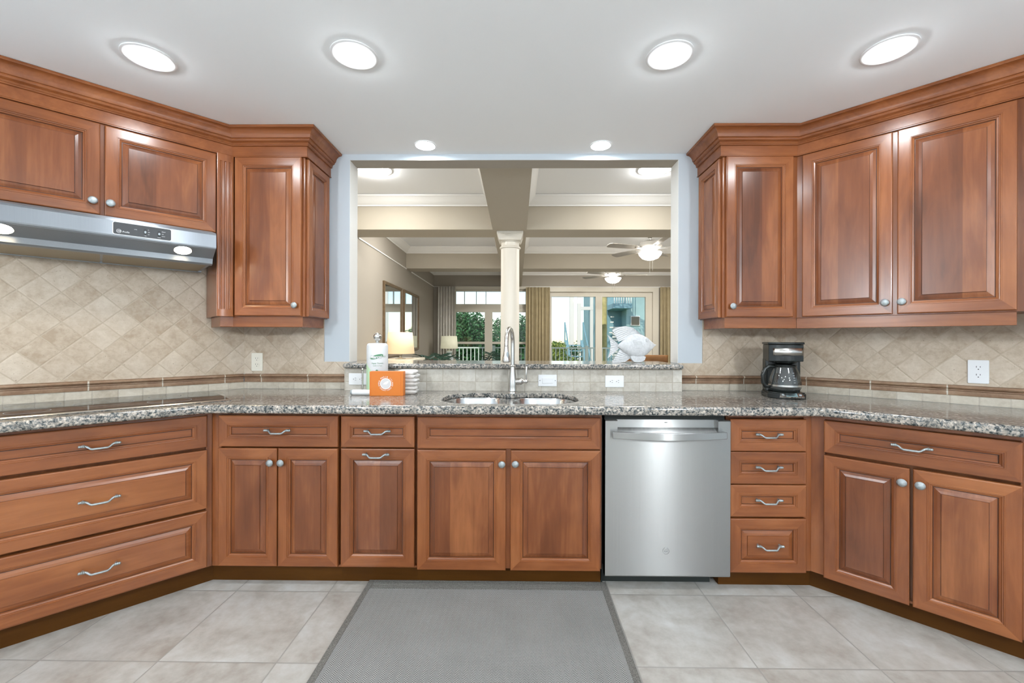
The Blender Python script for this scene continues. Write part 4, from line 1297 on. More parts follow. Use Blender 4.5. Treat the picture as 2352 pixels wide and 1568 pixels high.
# sloped control panel
mcp = Matrix.Translation((0.012, -0.0955, 0.0205)) @ Matrix.Rotation(math.radians(-55), 4, 'X') @ UPR
dsp = MB().prism([(-0.060, -0.014), (0.060, -0.014), (0.050, 0.016), (-0.050, 0.016)], -0.004, 0.0045, 0, mcp).build('control_panel', M['nickel'], t)
MB().prism([(-0.028, -0.0125), (0.028, -0.0125), (0.026, 0.0145), (-0.026, 0.0145)], 0.0045, 0.0055, 0, mcp).build('display', M['lcd'], dsp)
for xx in (-0.041, 0.041):
    MB().prism(rrect(0.012, 0.010, 0.003), 0.0045, 0.0065, 0, mcp @ Matrix.Translation((xx, 0, 0))).build('button', M['tube_grey'], dsp)
cz = 0.0405
ca = MB().lathe([(1e-4, 0.0), (0.062, 0.0), (0.073, 0.006), (0.0795, 0.022), (0.0795, 0.045), (0.0752, 0.075), (0.0665, 0.105), (0.057, 0.128), (0.0545, 0.138)], 40, 0, Matrix.Translation((0, -0.020, cz)), cap=False).build('carafe', M['carafe_glass'], t, smooth=60)
MB().lathe([(0.0802, 0.026), (0.0812, 0.026), (0.0812, 0.036), (0.0802, 0.036)], 40, 0, Matrix.Translation((0, -0.020, cz)), cap=False).build('carafe_band', M['nickel'], ca, smooth=60)
MB().lathe([(0.0560, 0.132), (0.0575, 0.139), (0.050, 0.147), (0.020, 0.150), (1e-4, 0.150)], 32, 0, Matrix.Translation((0, -0.020, cz))).build('carafe_lid', M['black'], ca, smooth=40)
hp = [(-0.052, -0.024, cz + 0.134), (-0.082, -0.034, cz + 0.136), (-0.106, -0.041, cz + 0.120), (-0.116, -0.044, cz + 0.085), (-0.114, -0.043, cz + 0.045), (-0.101, -0.038, cz + 0.022), (-0.078, -0.030, cz + 0.022)]
MB().tube(hp, [0.009, 0.0105, 0.011, 0.011, 0.0105, 0.010, 0.008], 12).build('carafe_handle', M['black'], ca, smooth=60)
cm = MB()
for k in range(5):
    a = math.radians(-70)
    r_ = 0.0738 - 0.004 * k * 0.5
    z = cz + 0.050 + 0.013 * k
    rr_ = [0.0790, 0.0772, 0.0745, 0.0710, 0.0674][k] + 0.0008
    cm.add([(rr_ * math.cos(a + d_), -0.020 + rr_ * math.sin(a + d_), z + e_) for d_, e_ in ((-0.07, 0), (0.07, 0), (0.07, 0.0012), (-0.07, 0.0012))], [(0, 1, 2, 3)])
cm.build('level_marks', M['letter_white'], ca)

# fish sculpture on the ledge
t = thing('fish_sculpture', 'whitewashed carved fish figurine standing on the bar ledge', 'figurine', (0.775, 2.86, 1.0861))
def fx(px): return (px - 1451.0) * 0.002925     # picture scale at that depth
def fz(py): return (830.5 - py) * 0.002925
up = [(1417, 793), (1424, 786), (1434, 776), (1446, 767), (1460, 763), (1474, 766), (1488, 774), (1498, 783), (1504, 788.5), (1508, 789.5)]
dn = [(1417, 793), (1424, 799), (1434, 808), (1446, 816), (1460, 821), (1474, 820), (1486, 812), (1495, 803), (1502, 795), (1508, 789.5)]
nst = 28
b = MB()
def lerp_pts(pts, u):
    f = u * (len(pts) - 1); i = min(int(f), len(pts) - 2); w = f - i
    return (pts[i][0] * (1 - w) + pts[i + 1][0] * w, pts[i][1] * (1 - w) + pts[i + 1][1] * w)
rings_ = []
seg = 20
vs, fs = [], []
for i in range(nst + 1):
    u = 0.004 + 0.992 * i / nst
    (xa, za), (xb, zb_) = lerp_pts(up, u), lerp_pts(dn, u)
    xa, xb, za, zb_ = fx(xa), fx(xb), fz(za), fz(zb_)
    c = ((xa + xb) / 2, (za + zb_) / 2)
    rz_ = max(0.001, (za - zb_) / 2)
    ry = min(0.034, 0.55 * rz_ + 0.002)
    for k in range(seg):
        a = 2 * PI * k / seg
        vs.append((c[0] + (xa - xb) / 2 * math.sin(a), ry * math.cos(a), c[1] + rz_ * math.sin(a)))
for i in range(nst):
    for k in range(seg):
        k2 = (k + 1) % seg
        fs.append((i * seg + k, i * seg + k2, (i + 1) * seg + k2, (i + 1) * seg + k))
fs += [tuple(range(seg)), tuple(range(nst * seg, (nst + 1) * seg))]
b.add(vs, fs)
b.build('body', M['fish'], t, smooth=60)
def fin(name, root, tip, nribs, thick=0.006, y0=0.0, along=False):
    """ribbed fin between a root polyline and a tip polyline (outline points); ribs radiate, or follow the outline"""
    nu, nv = (25, nribs * 2 + 1) if along else (nribs * 2 + 1, 9)
    b = MB()
    for side in (-1, 1):
        def fn(u, v, side=side):
            (xa, za), (xb, zb_) = lerp_pts(root, u), lerp_pts(tip, u)
            k = int(round((v * (nv - 1)) if along else (u * (nu - 1))))
            r = (0.45 if k % 2 else 1.0)
            th = thick * (1 - 0.45 * v) * r
            x, z = xa + (xb - xa) * v, za + (zb_ - za) * v
            return (fx(x), y0 + side * th, fz(z))
        b.grid(fn, nu, nv)
    return b.build(name, M['fish'], t, smooth=20)
fin('tail_fin', [(1420, 788), (1419, 791), (1419, 793), (1419, 796), (1421, 799)], [(1395, 766), (1401, 778), (1403, 793), (1401, 807), (1396, 821)], 9)
fin('dorsal_fin', [(1421, 783), (1434, 777), (1445, 768.5), (1458, 764.5), (1476, 769)], [(1406, 755.5), (1418, 749), (1437, 746.5), (1454, 750), (1475, 767)], 7, along=True)
fin('anal_fin', [(1424, 800), (1432, 806), (1440, 811), (1450, 817)], [(1406, 830.3), (1424, 830.3), (1436, 829), (1449, 820)], 6, along=True)
fin('pectoral_fin', [(1470, 783), (1472, 788), (1472, 793), (1471, 797)], [(1451, 779), (1454, 785), (1456, 790), (1455, 796)], 5, 0.004, -0.034)
b = MB().lathe([(0.0135, 0), (0.0135, 0.003), (0.0105, 0.004), (0.009, 0.003), (0.006, 0.0045), (1e-4, 0.005)], 20, 0, Matrix.Translation((fx(1484), -0.0275, fz(779))) @ UPR @ Matrix.Rotation(0.45, 4, 'Y'))
b.build('eye', M['fish'], t, smooth=40)
st_pts = [(fx(1447), fz(816)), (fx(1449), fz(823)), (fx(1455), fz(829)), (fx(1463), fz(830.4)), (fx(1472), fz(830)), (fx(1480), fz(825)), (fx(1483), fz(817)), (fx(1465), fz(812))]
vs = [(x, -0.018, z) for x, z in st_pts] + [(x, 0.018, z) for x, z in st_pts]
n = len(st_pts)
MB().add(vs, [tuple(range(n)), tuple(range(n, 2 * n))[::-1]] + [(i, (i + 1) % n, n + (i + 1) % n, n + i) for i in range(n)]).build('stand', M['fish'], t, bevel=0.004)

# ------------------------------------------------------------------ kitchen mat
t = thing('rug', 'grey herringbone kitchen mat on the tile floor in front of the sink', 'rug', (-0.148, 1.25, 0.0))
W2, L2, BRD = 0.600, 0.902, 0.028
MB().box(-W2 + BRD, W2 - BRD, -L2 + 0.075, L2 - 0.075, 0.0005, 0.0085).build('weave', M['rug'], t)
MB().box(-W2, -W2 + BRD, -L2, L2, 0.0005, 0.0095).build('side_binding', M['rug_border'], t, bevel=0.003)
MB().box(W2 - BRD, W2, -L2, L2, 0.0005, 0.0095).build('side_binding', M['rug_border'], t, bevel=0.003)
for s in (-1, 1):
    b = MB()
    for k in range(5):
        y1 = s * (L2 - 0.0145 * k)
        y0 = s * (L2 - 0.0145 * k - 0.0125)
        b.box(-W2 + BRD, W2 - BRD, min(y0, y1), max(y0, y1), 0.0005, 0.0095)
    b.build('end_binding', M['rug_border'], t, bevel=0.002)

# ------------------------------------------------------------------ kitchen ceiling lights
def can_light(label, x, y, z, r_lens, r_trim, lens, group, name='ceiling_light', proto=None, dome=0.0):
    if proto: return dup(proto, (x, y, z), label=label)
    t = thing(name, label, 'ceiling light', (x, y, z), 0, group)
    MB().lathe([(r_trim, -0.0005), (r_trim, -0.004), (r_trim - 0.004, -0.006), (r_lens + 0.010, -0.005), (r_lens + 0.002, -0.001)], 48, 0, None, cap=False).build('trim_ring', M['can_trim'], t, smooth=50)
    MB().lathe([(r_lens + 0.0025, -0.0015), (r_lens, -0.002 - 0.35 * dome), (r_lens * 0.8, -0.003 - 0.75 * dome), (r_lens * 0.45, -0.0035 - 0.95 * dome), (1e-4, -0.0035 - dome)], 40, 0, None, cap=False).build('lens', lens, t, smooth=60)
    return t
g1 = 'recessed kitchen ceiling lights'
c1 = can_light('recessed ceiling light above the left wall cabinets, farthest left', -1.579, 1.795, H, 0.063, 0.096, M['can_lens'], g1, dome=0.016)
can_light('recessed ceiling light second from the left, in front of the pass-through', -0.691, 1.785, H, 0, 0, None, g1, proto=c1)
can_light('recessed ceiling light third from the left, in front of the pass-through', 0.643, 1.795, H, 0, 0, None, g1, proto=c1)
can_light('recessed ceiling light above the right wall cabinets, farthest right', 1.538, 1.768, H, 0, 0, None, g1, proto=c1)
g2 = 'small recessed lights by the pass-through'
c2 = can_light('small recessed ceiling light over the sink, left of the pair by the opening', -0.569, 2.612, H, 0.050, 0.064, M['can_lens'], g2)
can_light('small recessed ceiling light over the sink, right of the pair by the opening', 0.516, 2.618, H, 0, 0, None, g2, proto=c2)
# unseen fill lamps added behind the camera to light the cabinet fronts
for i, (x, y) in enumerate(((-1.6, 0.2), (0.0, -0.4), (1.6, 0.2), (-1.6, -1.6), (1.6, -1.6))):
    can_light('unseen fill light added in the ceiling behind the camera', x, y, H, 0, 0, None, g1, proto=c1)
def pendant(x, y, label):  # unseen globe, put in to light the ceiling and cabinet fronts
    t = thing('fill_globe_lamp', label, 'fill lamp', (x, y, H), 0, 'fill globes added behind the camera')
    MB().lathe([(0.06, -0.001), (0.06, -0.015), (0.02, -0.025), (0.006, -0.03)], 24).tube([(0, 0, -0.02), (0, 0, -0.50)], 0.006, 8).build('stem', M['nickel'], t, smooth=50)
    MB().sphere((0, 0, -0.62), 0.10, 28, 18).build('globe', M['fill_globe'], t, smooth=60)
pendant(-1.75, -0.9, 'unseen white globe added as fill light behind the camera, on the left')
pendant(1.75, -0.9, 'unseen white globe added as fill light behind the camera, on the right')

# ------------------------------------------------------------------ living room shell
ZLc = 2.80
XLw, XRw, YF = -1.87, 3.9, 9.5
struct(MB().box(XLw - 0.12, XLw, D + 0.13, YF + 0.15, 0, 2.95).build('wall_living_left', M['greige']))
struct(MB().box(XRw, XRw + 0.12, D, YF + 0.15, 0, 2.95).build('wall_living_right', M['greige']))
struct(MB().box(XLw - 0.12, XRw + 0.12, D + 0.06, YF + 0.15, ZLc, ZLc + 0.15).build('ceiling_living', M['ceiling']))
fw_ = MB()
X_W1, X_W2, X_D1, X_D2 = -1.42, 0.245, 0.62, 3.04
fw_.box(XLw, X_W1, YF, YF + 0.15, 0, ZLc).box(X_W2, X_D1, YF, YF + 0.15, 0, ZLc).box(X_D2, XRw, YF, YF + 0.15, 0, ZLc)
fw_.box(X_W1, X_W2, YF, YF + 0.15, 2.375, ZLc).box(X_D1, X_D2, YF, YF + 0.15, 2.32, ZLc)
struct(fw_.build('wall_far', M['greige']))
ZB = 2.44
def beam(name, x0, x1, y0, y1): struct(MB().box(x0, x1, y0, y1, ZB, ZLc - 0.002).build(name, M['beam']))
beam('beam_cross_near', XLw, XRw, 4.61, 4.96)
beam('beam_cross_far', XLw, XRw, 7.12, 7.46)
beam('beam_long_near', -0.265, 0.105, D + 0.13, 4.61)
beam('beam_long_middle', -0.265, 0.105, 4.96, 7.12)
beam('beam_long_far', -0.265, 0.105, 7.46, YF)
# crown mouldings in the coffers
CRN = [(0.0, ZLc - 0.003), (0.0, 2.692), (0.012, 2.692), (0.014, 2.705), (0.030, 2.715), (0.055, 2.745), (0.075, 2.772), (0.090, 2.780), (0.092, ZLc - 0.003)]
nt_ = 5
for (ya, yb) in ((D + 0.13, 4.61), (4.96, 7.12), (7.46, YF)):
    for (xa, xb) in ((XLw, -0.265), (0.105, XRw)):
        # travel so that the right-hand side looks into the coffer (clockwise seen from above)
        pl_ = [(xa, ya), (xa, yb), (xb, yb), (xb, ya), (xa, ya)]
        struct(sweep(pl_, CRN).build('trim_%d' % nt_, M['white_trim'], smooth=30)); nt_ += 1
struct(MB().box(XLw, XLw + 0.012, 4.96, 7.12, 2.425, 2.44).box(XLw, XLw + 0.012, 7.46, YF, 2.425, 2.44).box(XLw, XLw + 0.012, D + 0.13, 4.61, 2.425, 2.44).build('trim_%d' % nt_, M['white_trim'])); nt_ += 1
struct(MB().box(XLw, XRw, YF - 0.012, YF, 2.425, 2.44).build('trim_%d' % nt_, M['white_trim'])); nt_ += 1
# column
cx_, cy_ = -0.077, 4.80
t = thing('column', 'cream round column with a square capital under the ceiling beams', 'column', (cx_, cy_, 0))
t['kind'] = 'structure'
MB().lathe([(0.104, 0.30), (0.1055, 1.2), (0.1035, 2.25), (0.1035, 2.262), (0.117, 2.268), (0.119, 2.280), (0.110, 2.290), (0.1015, 2.294), (0.1015, 2.330), (0.112, 2.338), (0.116, 2.350), (0.125, 2.36)], 40).build('shaft', M['cream'], t, smooth=40)
MB().lathe([(0.15, 0.12), (0.15, 0.17), (0.13, 0.20), (0.135, 0.24), (0.11, 0.30)], 40).box(-0.16, 0.16, -0.16, 0.16, 0, 0.12).build('base', M['cream'], t, smooth=40)
cb = MB()
a_, c_ = 0.122, 0.143
cb.add([(-a_, -a_, 2.345), (a_, -a_, 2.345), (a_, a_, 2.345), (-a_, a_, 2.345), (-c_, -c_, 2.405), (c_, -c_, 2.405), (c_, c_, 2.405), (-c_, c_, 2.405)],
       [(0, 3, 2, 1), (4, 5, 6, 7), (0, 1, 5, 4), (1, 2, 6, 5), (2, 3, 7, 6), (3, 0, 4, 7)]).box(-0.146, 0.146, -0.146, 0.146, 2.405, 2.4395)
cb.build('capital', M['cream'], t, bevel=0.004)

# large recessed lights of the near coffers
g3 = 'large recessed lights of the living room'
c3 = can_light('large recessed light seen through the top left of the opening', -1.312, 3.87, ZLc, 0.128, 0.160, M['bigcan_lens'], g3, dome=0.030)
can_light('large recessed light seen through the top right of the opening', 1.262, 3.87, ZLc, 0, 0, None, g3, proto=c3)
for nm_, x_, y_ in (('middle coffer over the left wall mirrors', -1.05, 5.45), ('middle coffer right of the long beam', 1.0, 5.45), ('middle coffer at the right', 2.9, 5.45),
                    ('far coffer over the tan curtain', 0.9, 8.0), ('far coffer at the right end', 2.9, 8.0)):
    can_light('hidden fill light added in the ' + nm_, x_, y_, ZLc, 0, 0, None, g3, proto=c3)  # out of sight behind the beams, added to brighten the living room

# ------------------------------------------------------------------ windows and doors of the far wall
def win_unit(name, x0, x1, z0, z1, glass, fmat, y0=YF + 0.02, y1=YF + 0.10, extra=None):
    """one frame mesh pierced by rectangular lights, one pane mesh per light"""
    xs = sorted({x0, x1, *[g[0] for g in glass], *[g[1] for g in glass]})
    zs = sorted({z0, z1, *[g[2] for g in glass], *[g[3] for g in glass]})
    b = MB()
    for i in range(len(xs) - 1):
        for j in range(len(zs) - 1):
            mx, mz = (xs[i] + xs[i + 1]) / 2, (zs[j] + zs[j + 1]) / 2
            if any(g[0] < mx < g[1] and g[2] < mz < g[3] for g in glass): continue
            b.box(xs[i], xs[i + 1], y0, y1, zs[j], zs[j + 1])
    root = struct(b.build(name, fmat))
    for g in glass:
        MB().box(g[0], g[1], (y0 + y1) / 2 - 0.003, (y0 + y1) / 2 + 0.003, g[2], g[3]).build('pane', M['glass'], root)
    return root
tr = [(-1.376, -1.186), (-1.176, -0.918), (-0.908, -0.703), (-0.693, -0.20), (-0.19, 0.199)]
gl = [(a, c, 2.046, 2.333) for a, c in tr]
for a, c in ((-1.376, -0.721), (-0.550, 0.199)):
    gl += [(a, c, 1.197, 1.866), (a, c, 0.15, 1.146)]
win_unit('window_1', X_W1, X_W2, 0.0, 2.375, gl, M['win_frame'])
win_unit('door_1', X_D1, X_D2, 0.0, 2.32, [(0.786, 1.774, 0.12, 2.217), (1.921, 2.894, 0.12, 2.212)], M['win_frame'])
struct(MB().box(X_D1 - 0.02, X_D2 + 0.13, YF - 0.03, YF, 2.32, 2.42).box(X_D2, X_D2 + 0.13, YF - 0.03, YF, 0, 2.32).box(X_W1 - 0.06, X_W2 + 0.05, YF - 0.03, YF, 2.375, 2.435).build('trim_%d' % nt_, M['win_frame'])); nt_ += 1

def curtain(label, x0, x1, z0, z1, mat, folds, y=YF - 0.11, amp=0.035):
    b = MB()
    rnd = random.Random(int(x0 * 100))
    ph = rnd.uniform(0, 6)
    def fn(u, v):
        a = 2 * PI * folds * u
        am = amp * (0.55 + 0.45 * (1 - v))
        return (x0 + (x1 - x0) * u + 0.012 * math.sin(2 * a + ph) * (1 - v), y + am * math.sin(a + ph) + 0.3 * am * math.sin(2.3 * a), z0 + (z1 - z0) * v)
    b.grid(fn, folds * 12 + 1, 8)
    o = b.build('curtain', mat, smooth=80, solid=0.004)
    return tag(o, label, 'curtain', 'living room curtains')
curtain('pale grey curtain at the left corner of the far windows', -1.745, -1.375, 0.02, 2.42, M['curtain_sheer'], 6)
curtain('tan curtain hanging between the far window and the sliding door', 0.205, 0.735, 0.02, 2.41, M['curtain_tan'], 7)
curtain('tan curtain at the right end of the sliding door', 3.175, 3.65, 0.02, 2.42, M['curtain_tan'], 6)

# ------------------------------------------------------------------ ceiling fans
def make_fan(label, x, y, a0):
    t = thing('ceiling_fan', label, 'ceiling fan', (x, y, ZLc), 0, 'ceiling fans')
    MB().lathe([(0.02, -0.11), (0.06, -0.08), (0.07, -0.002)], 24).tube([(0, 0, -0.15), (0, 0, -0.08)], 0.013, 10).build('downrod', M['blade_iron'], t, smooth=40)
    MB().lathe([(0.05, -0.292), (0.07, -0.285), (0.145, -0.255), (0.165, -0.225), (0.150, -0.180), (0.08, -0.150), (0.03, -0.145)], 32).build('motor', M['blade_iron'], t, smooth=40)
    MB().lathe([(0.070, -0.318), (0.075, -0.300), (0.055, -0.285)], 24).build('light_fitter', M['blade_iron'], t, smooth=40)
    MB().lathe([(1e-4, -0.422), (0.06, -0.416), (0.11, -0.395), (0.148, -0.352), (0.160, -0.322), (0.156, -0.318)], 32, cap=False).build('glass_bowl', M['fan_glass'], t, smooth=60)
    for k in range(5):
        a = math.radians(a0 + 72 * k)
        rm = Matrix.Rotation(a, 4, 'Z') @ Matrix.Translation((0, 0, -0.262)) @ Matrix.Rotation(math.radians(12), 4, 'X')
        br = MB().box(0.10, 0.24, -0.018, 0.018, -0.004, 0.004, 0, rm).build('blade_iron', M['blade_iron'], t)
        out = [(0.20, -0.045), (0.30, -0.058), (0.50, -0.066), (0.64, -0.066), (0.67, -0.05), (0.68, 0.0), (0.67, 0.05), (0.64, 0.066), (0.50, 0.066), (0.30, 0.058), (0.20, 0.045)]
        MB().prism(out, 0.004, 0.010, 0, rm).build('blade', M['blade'], br)
    for dx in (-0.02, 0.02):
        MB().tube([(dx, -0.05, -0.39), (dx, -0.05, -0.60 + dx)], 0.0022, 6).build('pull_chain', M['blade_iron'], t)
    return t
make_fan('ceiling fan with lit glass bowl in the middle coffer, closer to the opening', 1.893, 6.03, 270)
make_fan('ceiling fan with lit glass bowl in the far coffer near the sliding door', 1.924, 8.48, 286)

# ------------------------------------------------------------------ mirrors, consoles, lamps, plants
def wall_mirror(label, y0, y1, z0, z1):
    t = thing('wall_mirror', label, 'mirror', (XLw, (y0 + y1) / 2, z0), 0, 'framed mirrors on the living room wall')
    w = y1 - y0; h = z1 - z0
    prof = [(0, 0), (0, -0.030), (0.012, -0.034), (0.040, -0.022), (0.044, -0.014)]
    mt = Matrix.Rotation(PI / 2, 4, 'Z') @ Matrix.Translation((-w / 2, 0, 0))
    b = MB()
    b.rings(w, h, prof, (0, 0), center=0, mat=mt)
    b.build('frame', M['frame_wood'], t)
    MB().box(0.044, w - 0.044, -0.0160, -0.0135, 0.044, h - 0.044, 0, mt).build('mirror_glass', M['mirror'], t)
wall_mirror('framed wall mirror on the left living room wall, closer to the opening', 5.87, 6.78, 0.98, 2.06)
wall_mirror('framed wall mirror on the left living room wall, farther from the opening', 6.92, 7.95, 1.05, 2.06)
def console(label, x0, x1, y0, y1, z):
    t = thing('console_table', label, 'table', ((x0 + x1) / 2, (y0 + y1) / 2, 0), 0, 'console tables')
    a, c = (x1 - x0) / 2, (y1 - y0) / 2
    MB().box(-a, a, -c, c, z - 0.035, z).build('top', M['console'], t, bevel=0.004)
    MB().box(-a + 0.02, a - 0.02, -c + 0.02, c - 0.02, z - 0.16, z - 0.036).build('apron', M['console'], t)
    for sx_ in (-1, 1):
        for sy_ in (-1, 1):
            x, y = sx_ * (a - 0.045), sy_ * (c - 0.045)
            MB().prism([(x - 0.022, y - 0.022), (x + 0.022, y - 0.022), (x + 0.022, y + 0.022), (x - 0.022, y + 0.022)], 0, z - 0.16).build('leg', M['console'], t)
    return t
console('pale console table under the mirrors on the left wall', XLw + 0.03, -1.38, 5.0, 6.35, 0.972)
console('pale side table in the far left corner by the window', -1.62, -1.24, 8.78, 9.25, 0.812)
t = thing('table_lamp', 'table lamp with a lit tan drum shade on the console under the mirrors', 'lamp', (-1.600, 5.80, 0.9725), 0, 'table lamps')
MB().lathe([(0.072, 0.0), (0.072, 0.010), (0.030, 0.016), (0.012, 0.022), (0.011, 0.060), (0.020, 0.068), (0.008, 0.078), (0.007, 0.10)], 28).build('base', M['clear'], t, smooth=40)
MB().lathe([(0.190, 0.072), (0.163, 0.364)], 40, cap=False).build('lamp_shade', M['shade_warm'], t, smooth=60, solid=0.003)
t = thing('table_lamp', 'table lamp with a white ceramic base and ivory shade by the far curtain', 'lamp', (-1.438, 9.00, 0.8125), 0, 'table lamps')
MB().lathe([(0.092, 0.0), (0.092, 0.03), (0.080, 0.055), (0.050, 0.085), (0.042, 0.11), (0.060, 0.15), (0.072, 0.165), (0.070, 0.185), (0.040, 0.195), (0.012, 0.20), (0.010, 0.24)], 28).build('base', M['ceramic'], t, smooth=40)
MB().lathe([(0.184, 0.240), (0.163, 0.505)], 40, cap=False).tube([(0, 0, 0.49), (0, 0, 0.525)], 0.006, 8).build('lamp_shade', M['shade_cool'], t, smooth=60, solid=0.003)

def palm_pot(label, x, y, ztop, n, ln, seed, zpot=0.30):
    t = thing('potted_palm', label, 'plant', (x, y, 0), 0, 'potted palms')
    MB().lathe([(0.13, 0), (0.17, zpot), (0.155, zpot), (0.150, zpot - 0.03), (1e-4, zpot - 0.03)], 28).build('pot', M['pot'], t, smooth=40)
    rnd = random.Random(seed)
    fr_ = MB()
    for k in range(n):
        a = 2 * PI * k / n + rnd.uniform(-0.2, 0.2)
        l = ln * rnd.uniform(0.8, 1.1)
        top = ztop * rnd.uniform(0.90, 1.0)
        pts = []
        for i in range(11):
            u = i / 10
            r = l * u
            z = zpot - 0.03 + (top - zpot) * math.sin(min(1.0, u * 1.25) * PI / 2) - 0.35 * l * max(0, u - 0.55) ** 1.5
            pts.append(Vector((r * math.cos(a), r * math.sin(a), z)))
        fr_.tube(pts, [0.006 * (1 - 0.7 * i / 10) for i in range(11)], 6)
        side = Vector((-math.sin(a), math.cos(a), 0))
        for i in range(3, 11):
            for s in (-1, 1):
                p = pts[i]; d = (pts[i] - pts[i - 1]).normalized()
                w = 0.17 * math.sin(PI * (i - 2) / 9.5) + 0.03
                tip = p + side * s * w + d * w * 0.7 + Vector((0, 0, -0.25 * w))
                q = p + d * 0.03
                mid = (p + tip) / 2 + Vector((0, 0, 0.012))
                fr_.add([p, mid - d * 0.008, tip, mid + d * 0.022, q], [(0, 1, 2, 3, 4)])
    fr_.build('fronds', M['leaf_dark'], t)
palm_pot('potted palm with dark arching fronds beside the left console', -1.33, 7.05, 1.06, 5, 0.34, 3)
palm_pot('potted palm with dark fronds in front of the far window', -0.42, 8.85, 0.99, 5, 0.28, 5)

# bar stool at the ledge
t = thing('bar_stool', 'brown wooden bar stool back showing behind the fish', 'stool', (1.055, 3.34, 0))
MB().prism(rrect(0.38, 0.36, 0.06), 0.70, 0.745).build('seat', M['stool'], t, bevel=0.006)
for sx_ in (-1, 1):
    for sy_ in (-1, 1):
        MB().tube([(sx_ * 0.19, sy_ * 0.18, 0.0), (sx_ * 0.15, sy_ * 0.14, 0.70)], [0.016, 0.02], 10).build('leg', M['stool'], t, smooth=50)
bk = MB()
def backfn(u, v):
    a = (u - 0.5) * 1.5
    return (0.215 * math.sin(a) / math.sin(0.75) * 0.9, 0.12 + 0.06 * math.cos(a), 1.03 + 0.085 * v)
bk.grid(backfn, 17, 3)
bk.build('back_rail', M['stool'], t, smooth=60, solid=0.022)
for s in (-1, 1):
    MB().tube([(s * 0.15, 0.15, 0.74), (s * 0.172, 0.162, 1.05)], 0.014, 10).build('back_post', M['stool'], t, smooth=50)

# ------------------------------------------------------------------ outside
struct(MB().box(-40, 60, 9.65, 90, -1.25, -1.2).build('ground', M['lawn']))
struct(MB().box(-3.2, 4.6, 9.65, 11.7, -0.14, -0.03).build('deck', M['deck']))
t = thing('railing', 'pale painted balcony railing beyond the far windows', 'railing', (0, 11.5, -0.03))
MB().box(-3.0, 4.4, -0.025, 0.025, 1.040, 1.075).build('top_rail', M['teal_rail'], t)
MB().box(-3.0, 4.4, -0.018, 0.018, 0.09, 0.125).build('bottom_rail', M['teal_rail'], t)
b0 = None
for k in range(60):
    x = -2.4 + 0.105 * k
    if b0 is None:
        b0 = MB().box(-0.011, 0.011, -0.011, 0.011, 0.12, 1.045).build('baluster', M['teal_rail'], t, loc=(x, 0, 0))
    else:
        o = b0.copy(); sc.collection.objects.link(o); o.parent = t; o.location = (x, 0, 0)
for x in (-2.9, -0.62, 1.9, 4.3):
    MB().box(x - 0.04, x + 0.04, -0.04, 0.04, 0, 1.12).build('post', M['teal_rail'], t)
# overhead balcony soffit/eave that shades the deck
struct(MB().box(-3.4, 4.8, 9.66, 11.3, 2.66, 2.80).build('porch_roof', M['white_trim']))

def tree(label, x, y, zg, trunk_h, blobs, n, size, leafmat, seed, tr=0.16):
    t = thing('tree', label, 'tree', (x, y, zg), 0, 'trees outside the windows')
    rnd = random.Random(seed)
    tb = MB()
    pts = [(0, 0, 0), (0.05, 0.02, trunk_h * 0.35), (-0.04, 0.05, trunk_h * 0.7), (0.03, 0.0, trunk_h)]
    tb.tube(pts, [tr * 1.25, tr, tr * 0.85, tr * 0.55], 10)
    for (bx_, by_, bz_, r_, *_r) in blobs[:6]:
        st = Vector((0.0, 0.02, trunk_h * rnd.uniform(0.5, 0.9)))
        e = Vector((bx_, by_, bz_))
        tb.tube([st, st.lerp(e, 0.5) + Vector((0, 0, 0.15)), e], [tr * 0.45, tr * 0.3, tr * 0.1], 7)
    tb.build('trunk', M['bark'], t, smooth=50)
    lb = MB()
    tot = sum(q[3] ** 2 for q in blobs)
    for q in blobs:
        cnt = int(n * q[3] ** 2 / tot)
        for _ in range(cnt):
            v = Vector((rnd.gauss(0, 1), rnd.gauss(0, 1), rnd.gauss(0, 1))).normalized() * q[3] * rnd.random() ** 0.45
            p = Vector((q[0], q[1], q[2])) + Vector((v.x, v.y, v.z * 0.85))
            d = Vector((rnd.gauss(0, 1), rnd.gauss(0, 1), rnd.gauss(0, 0.7))).normalized()
            e = d.cross(Vector((rnd.gauss(0, 1), rnd.gauss(0, 1), rnd.gauss(0, 1)))).normalized()
            s = size * rnd.uniform(0.6, 1.3)
            lb.add([p - d * s, p + e * s * 0.42, p + d * s, p - e * s * 0.42], [(0, 1, 2, 3)])
    lb.build('foliage', leafmat, t)
tree('broad green tree filling the left far window', -3.1, 17.0, -1.2, 3.0,
     [(-0.3, 0.5, 3.1, 1.0), (1.0, 0.4, 3.0, 0.9), (0.9, 0.5, 2.3, 1.5), (-1.0, 0, 2.5, 1.4), (0.4, 0.2, 2.6, 1.3), (1.7, 0.3, 2.4, 1.1), (-0.2, -0.3, 1.9, 1.0), (-2.2, 0.4, 2.2, 1.2), (1.2, 0.2, 1.6, 0.9), (-0.9, 0, 1.2, 1.0), (1.9, 0.6, 1.2, 0.9), (0.2, 0.6, 0.9, 1.0), (-2.0, 0.6, 1.0, 1.0)], 36000, 0.072, M['leaf'], 11, 0.15)
tree('lighter green tree behind the column seen through the second window', 0.2, 19.0, -1.2, 2.6,
     [(-0.4, 0, 2.9, 0.9), (0.5, 0, 2.4, 0.8), (-0.9, 0.3, 1.8, 0.9), (0.5, 0, 1.4, 0.8), (-0.4, 0, 0.8, 0.9)], 13000, 0.072, M['leaf'], 12, 0.10)
tree('low yellow green bush left of the outside stair', 1.45, 15.2, -1.2, 1.3,
     [(-0.2, 0, 1.7, 0.55), (0.35, 0, 1.5, 0.5), (0, 0, 2.1, 0.40), (-0.5, 0, 1.0, 0.5), (0.2, 0, 0.8, 0.45)], 5200, 0.05, M['leaf_y'], 13, 0.05)
